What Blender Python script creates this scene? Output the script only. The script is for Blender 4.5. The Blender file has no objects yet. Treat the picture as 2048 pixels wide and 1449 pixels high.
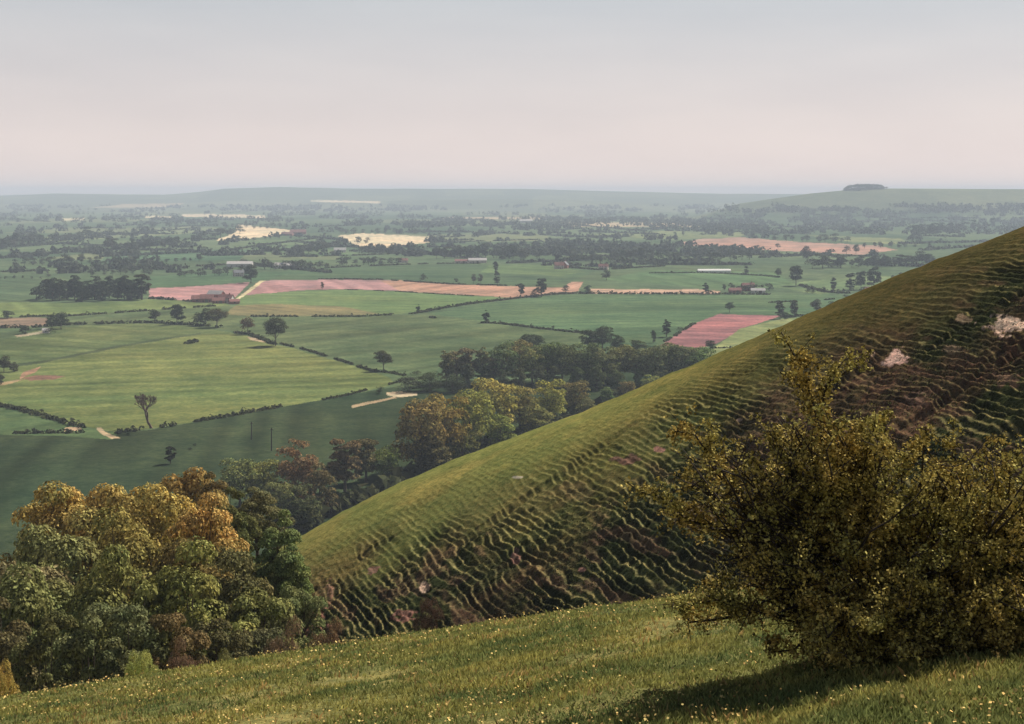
import bpy, math
import numpy as np
from mathutils import Vector

# ------------------------------------------------------------------ camera, sky, sun, exposure
SC = bpy.context.scene
COL = SC.collection
F = 2844.0          # focal length in photo pixels (2048 wide)
HZ = 388.0          # row of the true horizon in the photo
cam_d = bpy.data.cameras.new('camera'); cam = bpy.data.objects.new('camera', cam_d); COL.objects.link(cam)
cam_d.sensor_width = 36.0; cam_d.lens = 36.0*F/2048
cam.location = (0, 0, 0); cam.rotation_euler = (math.radians(90), 0, 0)
cam_d.shift_y = -(724.5-HZ)/2048
cam_d.clip_start = 0.1; cam_d.clip_end = 60000
SC.camera = cam
SUN_AZ, SUN_EL = 41.0, 45.0
w = bpy.data.worlds.new("World"); SC.world = w; w.use_nodes = True
nt = w.node_tree; bg = nt.nodes['Background']
sky = nt.nodes.new('ShaderNodeTexSky'); sky.sky_type = 'NISHITA'; sky.sun_disc = False
sky.sun_elevation = math.radians(SUN_EL); sky.sun_rotation = math.radians(SUN_AZ)
sky.altitude = 100; sky.air_density = 1.0; sky.dust_density = 1.2; sky.ozone_density = 1.0
tint = nt.nodes.new('ShaderNodeMix'); tint.data_type = 'RGBA'; tint.blend_type = 'MULTIPLY'
tint.inputs[0].default_value = 1.0
geo_w = nt.nodes.new('ShaderNodeTexCoord'); sep = nt.nodes.new('ShaderNodeSeparateXYZ'); rmp = nt.nodes.new('ShaderNodeValToRGB')
nt.links.new(geo_w.outputs['Generated'], sep.inputs[0]); nt.links.new(sep.outputs[2], rmp.inputs[0])
rmp.color_ramp.elements[0].color = (1.10, .93, .90, 1); rmp.color_ramp.elements[1].position = .15; rmp.color_ramp.elements[1].color = (.88, .95, 1.0, 1)
nt.links.new(rmp.outputs[0], tint.inputs[7])
hsv = nt.nodes.new('ShaderNodeHueSaturation'); hsv.inputs['Saturation'].default_value = 0.55
nt.links.new(sky.outputs[0], hsv.inputs['Color']); nt.links.new(hsv.outputs[0], tint.inputs[6])
veil = nt.nodes.new('ShaderNodeValToRGB'); nt.links.new(sep.outputs[2], veil.inputs[0])      # even sky colour near the horizon, darkened overhead to cut the fill light
ve = veil.color_ramp.elements; ve[0].position = 0; ve[0].color = (8.4, 7.1, 6.7, 1); ve[1].position = .14; ve[1].color = (5.3, 5.45, 5.6, 1); e2 = ve.new(.06); e2.color = (6.9, 6.2, 6.05, 1)
e3 = ve.new(.4); e3.color = (.55, .8, 1.35, 1); e4 = ve.new(1.0); e4.color = (.25, .4, .9, 1)
vm = nt.nodes.new('ShaderNodeMix'); vm.data_type = 'RGBA'; vm.inputs[0].default_value = .84
nt.links.new(tint.outputs[2], vm.inputs[6]); cn = nt.nodes.new('ShaderNodeTexNoise'); cn.inputs['Scale'].default_value = 6; cn.inputs['Detail'].default_value = 4
cmap = nt.nodes.new('ShaderNodeMapping'); cmap.inputs['Scale'].default_value = (1, 1, 5); nt.links.new(geo_w.outputs['Generated'], cmap.inputs[0]); nt.links.new(cmap.outputs[0], cn.inputs['Vector'])
cr = nt.nodes.new('ShaderNodeValToRGB'); nt.links.new(cn.outputs[0], cr.inputs[0]); cr.color_ramp.elements[0].position = .3; cr.color_ramp.elements[0].color = (.95, .95, .96, 1); cr.color_ramp.elements[1].position = .7; cr.color_ramp.elements[1].color = (1.04, 1.03, 1.02, 1)
cm_ = nt.nodes.new('ShaderNodeMix'); cm_.data_type = 'RGBA'; cm_.blend_type = 'MULTIPLY'; cm_.inputs[0].default_value = 1; nt.links.new(veil.outputs[0], cm_.inputs[6]); nt.links.new(cr.outputs[0], cm_.inputs[7])
nt.links.new(cm_.outputs[2], vm.inputs[7])
nt.links.new(vm.outputs[2], bg.inputs[0]); bg.inputs[1].default_value = 0.07
sd = bpy.data.lights.new('sun', 'SUN'); sd.energy = 4.7; sd.angle = math.radians(0.5); sd.color = (1, .93, .83)
sun = bpy.data.objects.new('sun', sd); COL.objects.link(sun)
se, sa = math.radians(SUN_EL), math.radians(SUN_AZ)
SUNV = Vector((math.cos(se)*math.sin(sa), math.cos(se)*math.cos(sa), math.sin(se)))
sun.rotation_euler = SUNV.to_track_quat('Z', 'Y').to_euler()
SC.view_settings.view_transform = 'Standard'; SC.view_settings.look = 'None'
SC.view_settings.exposure = 0.65; SC.view_settings.gamma = 1.0
HAZE_DENSITY = 1.25e-4

# ------------------------------------------------------------------ noise and terrain height
def _h(ix, iy, seed):
    n = (ix.astype(np.int64)*374761393 + iy.astype(np.int64)*668265263 + seed*1442695041) & 0xFFFFFFFF
    n = ((n ^ (n >> 13))*1274126177) & 0xFFFFFFFF
    n = ((n ^ (n >> 16))*2246822519) & 0xFFFFFFFF
    return ((n ^ (n >> 15)) & 0xFFFF)/65535.0
def noise(x, y, seed=0):
    ix = np.floor(x); iy = np.floor(y); fx = x-ix; fy = y-iy
    fx = fx*fx*(3-2*fx); fy = fy*fy*(3-2*fy)
    a = _h(ix, iy, seed); b = _h(ix+1, iy, seed); c = _h(ix, iy+1, seed); d = _h(ix+1, iy+1, seed)
    return (a*(1-fx)+b*fx)*(1-fy)+(c*(1-fx)+d*fx)*fy      # 0..1
def fbm(x, y, seed=0, o=4):
    s = 0; a = .5; t = 0
    for i in range(o):
        s = s+a*noise(x*2**i+i*17.3, y*2**i-i*9.1, seed+i); t += a; a *= .55
    return s/t
def sst(e0, e1, v):
    t = np.clip((v-e0)/(e1-e0), 0, 1); return t*t*(3-2*t)
def smax(a, b, k):
    h = np.clip(.5+.5*(a-b)/k, 0, 1); return b*(1-h)+a*h+k*h*(1-h)
K, UX, UY, Z0 = .6, .94, .34, -45.0
SIL = [(-700, 1750), (0, 1400), (400, 1185), (600, 1077), (700, 1012), (800, 962), (900, 922), (1000, 886), (1100, 850), (1200, 811),
       (1300, 766), (1400, 722), (1500, 681), (1600, 637), (1700, 590), (1800, 547), (1900, 510), (2000, 475), (2048, 454), (2300, 350), (3200, 60)]
_dx = np.linspace(-.6, .75, 136)
_dz = -(np.interp(_dx*F+1024, [p[0] for p in SIL], [p[1] for p in SIL])-HZ)/F
_kk = np.ones(9)/9
_dz = np.convolve(np.pad(_dz, 4, mode='edge'), _kk, 'valid')
_q = np.interp(_dx, [-.15, 0, .15, .36], [.0105, .0105, .013, .022])
_y1 = np.zeros_like(_dx)
for i, dx in enumerate(_dx):
    g = K*(UX*dx+UY); yy = np.linspace(40, 260, 1200); best = None
    for y1 in np.linspace(50, 200, 601):
        v = np.max(Z0/yy+g-_q[i]*np.maximum(yy-y1, 0)**2/yy)
        e = abs(v-_dz[i])
        if best is None or e < best[0]: best = (e, y1)
    _y1[i] = best[1]
def y1_of(x, y):
    r = np.clip(x/np.maximum(y, 30), -.6, .75); return np.interp(r, _dx, _y1), np.interp(r, _dx, _q)
def fgh(x, y):
    yy = np.maximum(y, -30)
    return -1.7-.190*yy-.00189*yy*np.abs(yy)+.145*np.clip(x, -200, 45)
def facez(x, y):
    p = Z0+K*(UX*x+UY*y)
    y1, q = y1_of(x, y); t = np.maximum(y-y1, 0); L = 48.0
    p = p-np.where(t < L, q*t*t, q*L*L+2*q*L*(t-L))
    return -smax(-p, -9.0+0*p, 4.0)
RID = [(-900, 392), (0, 393), (100, 388), (330, 390), (400, 384), (450, 378), (560, 375), (700, 377), (860, 379), (1000, 379), (1150, 381), (1300, 385), (1450, 389), (1600, 389), (2048, 392), (3000, 389)]
def valez(x, y):
    z = -100+5.0*(fbm(x/900, y/900, 5, 3)-.5)*sst(500, 1500, y)*2+10*np.exp(-np.maximum(y-230, 0)/110)
    X = x/np.maximum(y, 1)*F+1024
    top = -(np.interp(X, [p[0] for p in RID], [p[1] for p in RID])-HZ)/F*11000
    top = top+14*(fbm(x/600, y/4000, 9, 3)-.5)
    z = z+(top+100)*np.exp(-np.minimum((y-11000), 0)**2/(2*1250.**2))
    # low spurs in front of the skyline
    z = z+40*np.exp(-((y-8600)/500)**2)*sst(-.2, -.05, x/y)*(1-sst(.02, .14, x/y))
    # the rounded hill with the tree clump, right
    X2 = X+0*y
    top2 = -(np.interp(X2, [1300, 1480, 1560, 1620, 1690, 1770, 2048, 2600], [470, 408, 396, 388, 381.5, 378, 379.5, 384])-HZ)/F*5600
    hh = np.maximum(top2+100, 0)*np.where(y < 5600, np.exp(-(y-5600)**2/(2*330.**2)), np.exp(-(y-5600)**2/(2*900.**2)))
    return z+hh*(1+.10*(fbm(x/260, y/260, 3, 3)-.5)*sst(0, 300, 5600-y))
def H(x, y):
    a = smax(fgh(x, y), facez(x, y), 2.5)
    return smax(a, valez(x, y), 6.0)
_T = np.concatenate([np.geomspace(250, 14500, 2600)])
def at(X, Y, tmin=250):
    """real point of the vale seen at photo pixel X, Y"""
    dx = (X-1024)/F; dz = -(Y-HZ)/F
    T = _T[_T >= tmin]
    d = dz*T-valez(dx*T, T)
    i = np.argmax(d < 0)
    if d[i] >= 0: i = len(T)-1
    t = T[i] if i == 0 else T[i-1]+(T[i]-T[i-1])*d[i-1]/(d[i-1]-d[i])
    return dx*t, t, float(valez(np.array(dx*t), np.array(t)))
def at_t(X, t):
    x = (X-1024)/F*t; return x, t, float(H(np.array(x), np.array(float(t))))

# ------------------------------------------------------------------ mesh and object helpers
def tag(o, label=None, cat=None, group=None, kind=None):
    if label: o['label'] = label
    if cat: o['category'] = cat
    if group: o['group'] = group
    if kind: o['kind'] = kind
    return o
def mesh_np(name, V, Fq, mats, mi=None, smooth=False):
    """V (n,3); Fq (m,k) same-size faces or list of arrays"""
    me = bpy.data.meshes.new(name)
    Fs = Fq if isinstance(Fq, list) else [Fq]
    me.vertices.add(len(V)); me.vertices.foreach_set('co', np.asarray(V, np.float32).ravel())
    loops = np.concatenate([f.ravel() for f in Fs]).astype(np.int32)
    tot = np.concatenate([np.full(len(f), f.shape[1]) for f in Fs]).astype(np.int32)
    st = np.concatenate([[0], np.cumsum(tot)[:-1]]).astype(np.int32)
    me.loops.add(len(loops)); me.loops.foreach_set('vertex_index', loops)
    me.polygons.add(len(tot)); me.polygons.foreach_set('loop_start', st); me.polygons.foreach_set('loop_total', tot)
    for m in mats: me.materials.append(m)
    if mi is not None: me.polygons.foreach_set('material_index', np.asarray(mi, np.int32))
    me.polygons.foreach_set('use_smooth', np.full(len(tot), smooth))
    me.update(calc_edges=True)
    return me
def link(name, me, parent=None, loc=None):
    o = bpy.data.objects.new(name, me); COL.objects.link(o)
    if parent: o.parent = parent
    if loc is not None: o.location = loc
    return o
def empty(name, loc, rz=0, s=1):
    o = bpy.data.objects.new(name, None); COL.objects.link(o); o.location = loc; o.rotation_euler = (0, 0, rz)
    o.scale = (s, s, s) if not hasattr(s, '__len__') else s
    o.empty_display_size = .5
    return o
def copy_tree(o, parent=None):
    c = o.copy(); COL.objects.link(c); c.parent = parent
    for ch in o.children: copy_tree(ch, c)
    return c
class MB:
    def __init__(s): s.V = []; s.Q = []; s.T = []; s.n = 0
    def add(s, V, Q=None, T=None):
        V = np.asarray(V, float).reshape(-1, 3)
        if Q is not None and len(Q): s.Q.append(np.asarray(Q)+s.n)
        if T is not None and len(T): s.T.append(np.asarray(T)+s.n)
        s.V.append(V); s.n += len(V)
    def tube(s, pts, rad, k=6):
        pts = np.asarray(pts, float); n = len(pts); rad = np.asarray(rad, float)
        d = np.gradient(pts, axis=0); d /= np.linalg.norm(d, axis=1)[:, None]+1e-9
        up = np.where(np.abs(d[:, 2:3]) > .9, np.array([[1., 0, 0]]), np.array([[0, 0, 1.]]))
        a = np.cross(d, up); a /= np.linalg.norm(a, axis=1)[:, None]+1e-9; b = np.cross(d, a)
        th = np.arange(k)*2*math.pi/k
        R = pts[:, None, :]+rad[:, None, None]*(np.cos(th)[None, :, None]*a[:, None, :]+np.sin(th)[None, :, None]*b[:, None, :])
        Q = []
        i = np.arange(n-1)[:, None]*k; j = np.arange(k)[None, :]; j2 = (j+1) % k
        Q = np.stack([i+j, i+j2, i+k+j2, i+k+j], -1).reshape(-1, 4)
        s.add(R.reshape(-1, 3), Q)
    def box(s, x0, x1, y0, y1, z0, z1):
        V = [(x, y, z) for x in (x0, x1) for y in (y0, y1) for z in (z0, z1)]
        s.add(V, [(0, 1, 3, 2), (4, 6, 7, 5), (0, 4, 5, 1), (2, 3, 7, 6), (0, 2, 6, 4), (1, 5, 7, 3)])
    def mesh(s, name, mats, smooth=False):
        V = np.concatenate(s.V); Fs = []
        if s.Q: Fs.append(np.concatenate(s.Q))
        if s.T: Fs.append(np.concatenate(s.T))
        return mesh_np(name, V, Fs, mats if isinstance(mats, list) else [mats], smooth=smooth)
def leaf_quads(P, N, size, rng, aspect=.75):
    """rhombic leaves / leaf clumps centred at P, facing N"""
    n = len(P); r = rng.normal(size=(n, 3))
    a = np.cross(N, r); a /= np.linalg.norm(a, axis=1)[:, None]+1e-9
    b = np.cross(N, a); b /= np.linalg.norm(b, axis=1)[:, None]+1e-9
    s = np.asarray(size).reshape(-1, 1)*np.ones((n, 1))*.5
    k1 = rng.uniform(.7, 1.3, (n, 1)); k2 = rng.uniform(.7, 1.3, (n, 1))*aspect
    sag = N*s*rng.uniform(-.35, .35, (n, 1))
    V = np.stack([P-a*s*k1, P-b*s*k2+sag, P+a*s, P+b*s*k1*aspect+sag], 1).reshape(-1, 3)
    Q = np.arange(n*4).reshape(n, 4)
    return V, Q

# ------------------------------------------------------------------ materials
def mat(name):
    m = bpy.data.materials.new(name); m.use_nodes = True; m.node_tree.nodes.clear()
    out = m.node_tree.nodes.new('ShaderNodeOutputMaterial'); return m, m.node_tree, out
def N_(t, kind, **kw):
    n = t.nodes.new(kind)
    for k, v in kw.items():
        if hasattr(n, k): setattr(n, k, v)
        else: n.inputs[k].default_value = v
    return n
def ramp(t, fac, stops):
    r = t.nodes.new('ShaderNodeValToRGB'); e = r.color_ramp.elements
    while len(e) < len(stops): e.new(.5)
    for i, (p, c) in enumerate(stops): e[i].position = p; e[i].color = (*c, 1)
    t.links.new(fac, r.inputs[0]); return r.outputs[0]
def mul(t, a, b, f=1.0, mode='MULTIPLY'):
    m = t.nodes.new('ShaderNodeMix'); m.data_type = 'RGBA'; m.blend_type = mode; m.inputs[0].default_value = f
    t.links.new(a, m.inputs[6]); t.links.new(b, m.inputs[7]); return m.outputs[2]
def leaf_mat(name, nscale, transl=.2, lo=.5, hi=2.6, hue=((.92, 1.0, .85), (1.14, 1.0, .8))):
    m, t, out = mat(name)
    oi = N_(t, 'ShaderNodeObjectInfo'); geo = N_(t, 'ShaderNodeNewGeometry'); tc = N_(t, 'ShaderNodeTexCoord')
    no = N_(t, 'ShaderNodeTexNoise', Scale=nscale, Detail=3.0); t.links.new(tc.outputs['Object'], no.inputs['Vector'])
    r1 = ramp(t, geo.outputs['Random Per Island'], [(0, (lo,)*3), (1, (hi,)*3)])
    r2 = ramp(t, no.outputs[0], [(.35, hue[0]), (.65, hue[1])])
    c = mul(t, mul(t, oi.outputs['Color'], r1), r2)
    d = N_(t, 'ShaderNodeBsdfDiffuse'); tr = N_(t, 'ShaderNodeBsdfTranslucent'); mx = N_(t, 'ShaderNodeMixShader')
    t.links.new(c, d.inputs[0]); t.links.new(c, tr.inputs[0]); mx.inputs[0].default_value = transl
    t.links.new(d.outputs[0], mx.inputs[1]); t.links.new(tr.outputs[0], mx.inputs[2]); t.links.new(mx.outputs[0], out.inputs[0])
    return m
def simple(name, col, rough=.9, nscale=None, var=.3):
    m, t, out = mat(name); b = N_(t, 'ShaderNodeBsdfPrincipled'); b.inputs['Roughness'].default_value = rough
    b.inputs['Specular IOR Level'].default_value = .2
    b.inputs['Base Color'].default_value = (*col, 1)
    if nscale:
        tc = N_(t, 'ShaderNodeTexCoord'); no = N_(t, 'ShaderNodeTexNoise', Scale=nscale, Detail=4.0)
        t.links.new(tc.outputs['Object'], no.inputs['Vector'])
        o = ramp(t, no.outputs[0], [(.3, tuple(c*(1-var) for c in col)), (.7, tuple(min(1, c*(1+var)) for c in col))])
        t.links.new(o, b.inputs['Base Color'])
    t.links.new(b.outputs[0], out.inputs[0]); return m
M_leaf = leaf_mat('foliage', .25)
M_leaf_far = leaf_mat('foliage_far', .12, .3)
M_bush = leaf_mat('hawthorn_leaves', 2.2, .08, .2, 2.2)
M_grass = leaf_mat('grass_blades', .9, .3, .5, 1.5, ((.55, .68, .6), (1.3, 1.15, .85)))
M_bark = simple('bark', (.09, .07, .055), .95, 2.0, .4)
M_barkdark = simple('dark_bark', (.045, .035, .03), .95, 6.0, .4)
def ground_mat(name, scales, bump=None, amt=.35):
    m, t, out = mat(name)
    at_ = N_(t, 'ShaderNodeAttribute'); at_.attribute_name = 'Col'
    tc = N_(t, 'ShaderNodeNewGeometry'); c = at_.outputs['Color']
    for s, a in scales:
        no = N_(t, 'ShaderNodeTexNoise', Scale=s, Detail=5.0, Roughness=.65); t.links.new(tc.outputs['Position'], no.inputs['Vector'])
        r = ramp(t, no.outputs[0], [(.32, (1-a*1.1, 1-a*.85, 1-a*.9)), (.68, (1+a*1.2, 1+a*.8, 1+a*.5))]); c = mul(t, c, r)
    b = N_(t, 'ShaderNodeBsdfDiffuse'); t.links.new(c, b.inputs[0])
    if bump:
        no = N_(t, 'ShaderNodeTexNoise', Scale=bump[0], Detail=6.0, Roughness=.7); t.links.new(tc.outputs['Position'], no.inputs['Vector'])
        bp = N_(t, 'ShaderNodeBump', Strength=bump[2], Distance=bump[1]); t.links.new(no.outputs[0], bp.inputs['Height']); t.links.new(bp.outputs[0], b.inputs['Normal'])
    t.links.new(b.outputs[0], out.inputs[0]); return m
M_vale = ground_mat('fields', [(.006, .2), (.022, .22), (.09, .25), (.4, .28)], (.25, .8, .5))
M_hill = ground_mat('down_turf', [(.25, .2), (2.2, .35), (9.0, .3)], (7.0, .12, .8))

def set_col(me, C):
    a = me.color_attributes.new('Col', 'FLOAT_COLOR', 'POINT')
    a.data.foreach_set('color', np.concatenate([C, np.ones((len(C), 1))], 1).astype(np.float32).ravel())
def grid_mesh(name, X, Y, Z, m, smooth=True):
    r, c = X.shape; V = np.stack([X, Y, Z], -1).reshape(-1, 3)
    i = np.arange(r-1)[:, None]*c+np.arange(c-1)[None, :]
    Q = np.stack([i, i+1, i+c+1, i+c], -1).reshape(-1, 4)
    return mesh_np(name, V, Q, [m], smooth=smooth)
def inpoly(X, Y, P):
    P = np.asarray(P, float); ins = np.zeros(X.shape, bool)
    x1, y1 = P[-1]
    for x2, y2 in P:
        c = ((y2 > Y) != (y1 > Y)) & (X < (x1-x2)*(Y-y2)/(y1-y2+1e-12)+x2); ins ^= c; x1, y1 = x2, y2
    return ins

# ------------------------------------------------------------------ the vale floor: one sheet to the horizon
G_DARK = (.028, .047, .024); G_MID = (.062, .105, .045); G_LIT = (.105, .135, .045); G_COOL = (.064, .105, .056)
PINK = (.29, .16, .18); ROSE = (.24, .105, .125); CREAM = (.50, .42, .30); TAN = (.20, .17, .085)
FIELDS = [
 (G_COOL, [(-600, 640), (2700, 640), (2700, 520), (-600, 520)]),
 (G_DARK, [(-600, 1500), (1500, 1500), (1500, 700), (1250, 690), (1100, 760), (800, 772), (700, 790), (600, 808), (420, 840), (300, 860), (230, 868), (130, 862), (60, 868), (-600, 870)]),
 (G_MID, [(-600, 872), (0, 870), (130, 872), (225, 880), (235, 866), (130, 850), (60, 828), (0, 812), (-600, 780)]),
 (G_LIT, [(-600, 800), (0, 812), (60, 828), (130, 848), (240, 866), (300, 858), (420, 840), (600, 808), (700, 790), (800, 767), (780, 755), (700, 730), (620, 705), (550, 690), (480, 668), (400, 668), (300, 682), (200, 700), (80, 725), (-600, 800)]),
 ((.082, .115, .045), [(-600, 700), (0, 680), (100, 655), (200, 650), (300, 648), (400, 655), (480, 668), (400, 668), (300, 682), (200, 700), (80, 725), (-600, 800)]),
 ((.10, .15, .055), [(-600, 633), (100, 633), (300, 620), (460, 612), (440, 603), (300, 598), (180, 605), (-600, 608)]),
 ((.068, .105, .05), [(-600, 700), (0, 680), (100, 655), (200, 650), (300, 648), (400, 655), (480, 664), (560, 680), (520, 633), (460, 612), (300, 620), (100, 633), (-600, 633)]),
 ((.17, .12, .09), [(-300, 636), (95, 636), (92, 652), (20, 656), (-300, 658)]),
 ((.092, .15, .058), [(470, 592), (600, 582), (700, 580), (800, 584), (1030, 597), (960, 605), (860, 622), (760, 632), (520, 634), (450, 628), (480, 605)]),
 ((.15, .14, .07), [(470, 612), (560, 608), (690, 614), (760, 628), (700, 632), (520, 634), (450, 628)]),
 ((.32, .15, .10), [(720, 631), (778, 631), (775, 635), (725, 635)]),
 ((.070, .105, .050), [(520, 634), (860, 630), (1000, 648), (1170, 667), (1180, 720), (900, 720), (830, 775), (790, 775), (780, 755), (700, 730), (560, 690), (480, 650)]),
 ((.062, .115, .058), [(860, 628), (1040, 597), (1150, 589), (1400, 589), (1900, 590), (1900, 640), (1560, 634), (1440, 632), (1330, 684), (1250, 700), (1170, 667), (1000, 648)]),
 (PINK, [(298, 578), (400, 572), (500, 565), (462, 604), (400, 603), (330, 599), (298, 596)]),
 (PINK, [(520, 562), (640, 559), (800, 561), (900, 569), (1050, 574), (1130, 576), (1140, 565), (1165, 565), (1155, 584), (1030, 596), (800, 583), (700, 579), (600, 581), (480, 592)]),
 ((.31, .18, .14), [(760, 561), (800, 561), (900, 569), (1050, 574), (1130, 576), (1142, 564), (1166, 564), (1155, 584), (1030, 596), (800, 583)]),
 ((.34, .23, .18), [(1180, 579), (1400, 579), (1440, 583), (1440, 588), (1180, 588)]),
 (ROSE, [(1318, 692), (1400, 642), (1440, 629), (1565, 632), (1490, 655), (1430, 690), (1400, 695)]),
 ((.15, .19, .08), [(1425, 698), (1480, 658), (1560, 639), (1640, 631), (1760, 620), (1760, 700), (1400, 760), (1385, 735)]),
 ((.42, .38, .24), [(462, 606), (470, 606), (530, 562), (520, 562)]),
 ((.055, .11, .055), [(300, 577), (500, 563), (520, 561), (640, 558), (640, 540), (300, 552)]),
 ((.055, .10, .052), [(520, 560), (800, 560), (1050, 572), (1140, 563), (1200, 540), (900, 528), (640, 535)]),
 ((.085, .14, .06), [(960, 545), (1120, 552), (1170, 545), (1100, 530), (980, 530)]),
 ((.065, .125, .06), [(1200, 560), (1440, 578), (1600, 575), (1550, 545), (1300, 540)]),
 ((.11, .17, .08), [(1540, 572), (1640, 560), (1800, 552), (1800, 575), (1640, 590)]),
 ((.31, .19, .165), [(1345, 489), (1400, 479), (1480, 475), (1600, 485), (1750, 491), (1795, 500), (1720, 510), (1560, 502), (1450, 496)]),
 (CREAM, [(430, 482), (470, 466), (475, 449), (520, 454), (605, 463), (560, 471), (500, 477)]),
 (CREAM, [(675, 472), (720, 467), (872, 474), (860, 485), (780, 497), (715, 494)]),
 ((.5, .42, .3), [(365, 428), (530, 431), (530, 437), (365, 434)]),
 ((.45, .40, .27), [(290, 432), (345, 433), (345, 437), (290, 436)]), ((.45, .40, .27), [(120, 437), (170, 436), (168, 441), (120, 442)]),
 ((.5, .42, .3), [(620, 400), (760, 403), (760, 407), (620, 404)]),
 ((.13, .17, .09), [(90, 475), (200, 468), (380, 452), (450, 458), (350, 470), (100, 485)]),
 ((.13, .17, .08), [(1180, 470), (1340, 462), (1500, 466), (1480, 474), (1340, 480)]),
 ((.16, .19, .09), [(1610, 470), (1800, 478), (1840, 490), (1700, 484)]),
 ((.085, .14, .07), [(500, 482), (640, 478), (640, 500), (470, 512)]),
 ((.085, .14, .07), [(560, 495), (700, 500), (720, 510), (560, 515)]),
 ((.06, .12, .07), [(220, 505), (500, 500), (480, 520), (200, 525)]),
 ((.34, .26, .17), [(703, 811), (745, 803), (790, 794), (793, 797), (750, 807), (705, 816)]),
 ((.42, .34, .24), [(772, 786), (800, 783), (834, 786), (834, 791), (800, 796), (775, 792)]),
 ((.27, .21, .14), [(192, 857), (202, 855), (214, 866), (240, 877), (222, 878), (206, 870)]),
 ((.34, .24, .16), [(130, 856), (160, 855), (165, 862), (128, 863)]),
 ((.26, .16, .11), [(45, 745), (80, 733), (70, 745), (40, 760)]), ((.28, .20, .11), [(-40, 772), (10, 764), (60, 757), (20, 768), (-40, 780)]),
 ((.15, .09, .07), [(45, 757), (70, 752), (130, 752), (110, 759), (60, 762)]),
 ((.30, .24, .17), [(30, 671), (90, 662), (92, 666), (34, 675)]), ((.30, .24, .17), [(495, 674), (535, 680), (530, 685), (500, 680)]),
 ((.05, .07, .035), [(-50, 737), (80, 723), (200, 698), (300, 680), (400, 666), (402, 669), (300, 684), (200, 703), (80, 728), (-50, 742)]),
]
ya = np.concatenate([284400/np.arange(1300-HZ, 424-HZ, -1.1), np.arange(7950, 14500, 45)])
ca = np.concatenate([np.linspace(-.62, -.37, 60), np.arange(-.368, .368, .00072), np.linspace(.37, .62, 60)])
YY = ya[:, None]+0*ca[None, :]; XX = ca[None, :]*YY
ZZ = H(XX, YY); ZZ[0] -= .5
PX = XX/YY*F+1024; PY = HZ-ZZ/YY*F
# patchwork beyond: cells of different crops in plan
cxx = XX/420+.35*fbm(XX/900, YY/900, 41, 2); cyy = YY/620+.2*fbm(XX/700, YY/700, 43, 2)
r0 = _h(np.floor(cxx+.5*np.floor(cyy)), np.floor(cyy), 77)
C = np.zeros(XX.shape+(3,)); C[...] = np.array([.062, .105, .055])
C[r0 > .35] = (.05, .09, .05); C[r0 > .62] = (.085, .13, .07); C[r0 > .8] = (.12, .15, .08); C[r0 > .93] = (.34, .28, .19)
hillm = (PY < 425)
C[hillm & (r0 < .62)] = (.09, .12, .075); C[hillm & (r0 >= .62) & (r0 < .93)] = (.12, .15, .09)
WX = PX+1.6*(noise(XX/9, YY/14, 2)-.5)*2; WY = PY+.8*(noise(XX/11, YY/17, 8)-.5)*2
FI = 0
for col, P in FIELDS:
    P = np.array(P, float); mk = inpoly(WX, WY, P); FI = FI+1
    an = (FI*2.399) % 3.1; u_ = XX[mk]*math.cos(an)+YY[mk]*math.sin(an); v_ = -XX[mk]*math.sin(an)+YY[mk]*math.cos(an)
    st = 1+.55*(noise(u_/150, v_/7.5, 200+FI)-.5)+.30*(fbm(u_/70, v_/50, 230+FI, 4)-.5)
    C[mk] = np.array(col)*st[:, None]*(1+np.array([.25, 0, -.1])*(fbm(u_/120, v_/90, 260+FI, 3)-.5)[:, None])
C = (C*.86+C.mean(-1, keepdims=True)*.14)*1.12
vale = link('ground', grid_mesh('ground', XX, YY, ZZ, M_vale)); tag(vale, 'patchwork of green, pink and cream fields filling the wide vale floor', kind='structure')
set_col(vale.data, C.reshape(-1, 3))

# ------------------------------------------------------------------ the near down: our shoulder, the coombe and the terraced spur
ra = np.concatenate([np.arange(-14, 7, .5), np.arange(7, 16, .07), np.arange(16, 40, .16), np.arange(40, 70, .5), np.arange(70, 128, .07), np.arange(128, 132, .2), np.arange(132, 304, 1.6)]); ra[-1] = max(ra[-1], 302)
cb = np.concatenate([np.linspace(-.62, -.36, 80), np.arange(-.358, .345, .00052), np.linspace(.347, .7, 110)])
Yh = ra[:, None]+0*cb[None, :]; Xh = cb[None, :]*(Yh+25)
A = fgh(Xh, Yh); B = facez(Xh, Yh); y1, _ = y1_of(Xh, Yh)
W = sst(-1, 2.5, B-A)*(1-sst(-9, 9, Yh-y1+5*(1-sst(0, .16, Xh/np.maximum(Yh, 1)))*sst(-.2, -.05, Xh/np.maximum(Yh, 1))+0+8*(fbm(Xh/9, Yh/9, 21, 3)-.5)*2))
along = Xh*(-.34)+Yh*.94; across = Xh*UX+Yh*UY      # along the contour / straight uphill
step = .31
ph = (Z0+K*across)/step+1.6*(fbm(along/26, across/9, 31, 3)-.5)*2+.95*(fbm(along/4.2, across/1.7, 35, 4)-.5)*2+.22*(fbm(along/.9, across/.7, 36, 3)-.5)*2
fr = ph-np.floor(ph)
S = np.where(fr < .30, fr*.10, .03+(fr-.30)/.70*.97)
amp = .45+1.6*sst(.32, .6, fbm(along/7, across/1.3, 37, 4))
PX0 = Xh/np.maximum(Yh, 1)*F+1024; PY0 = HZ-B/np.maximum(Yh, 1)*F
chk = np.exp(-(((PX0-1790)/34)**2+((PY0-716)/28)**2)**2)+np.exp(-(((PX0-2018)/55)**2+((PY0-652)/28)**2)**2)
D = step*(S-fr)*amp*W*1.35*(1-np.clip(chk, 0, 1)*.85)
bump = (fbm(Xh/.8, Yh/.8, 51, 4)-.5)*.40*W*(.5+noise(along/9, across/5, 53))
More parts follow.
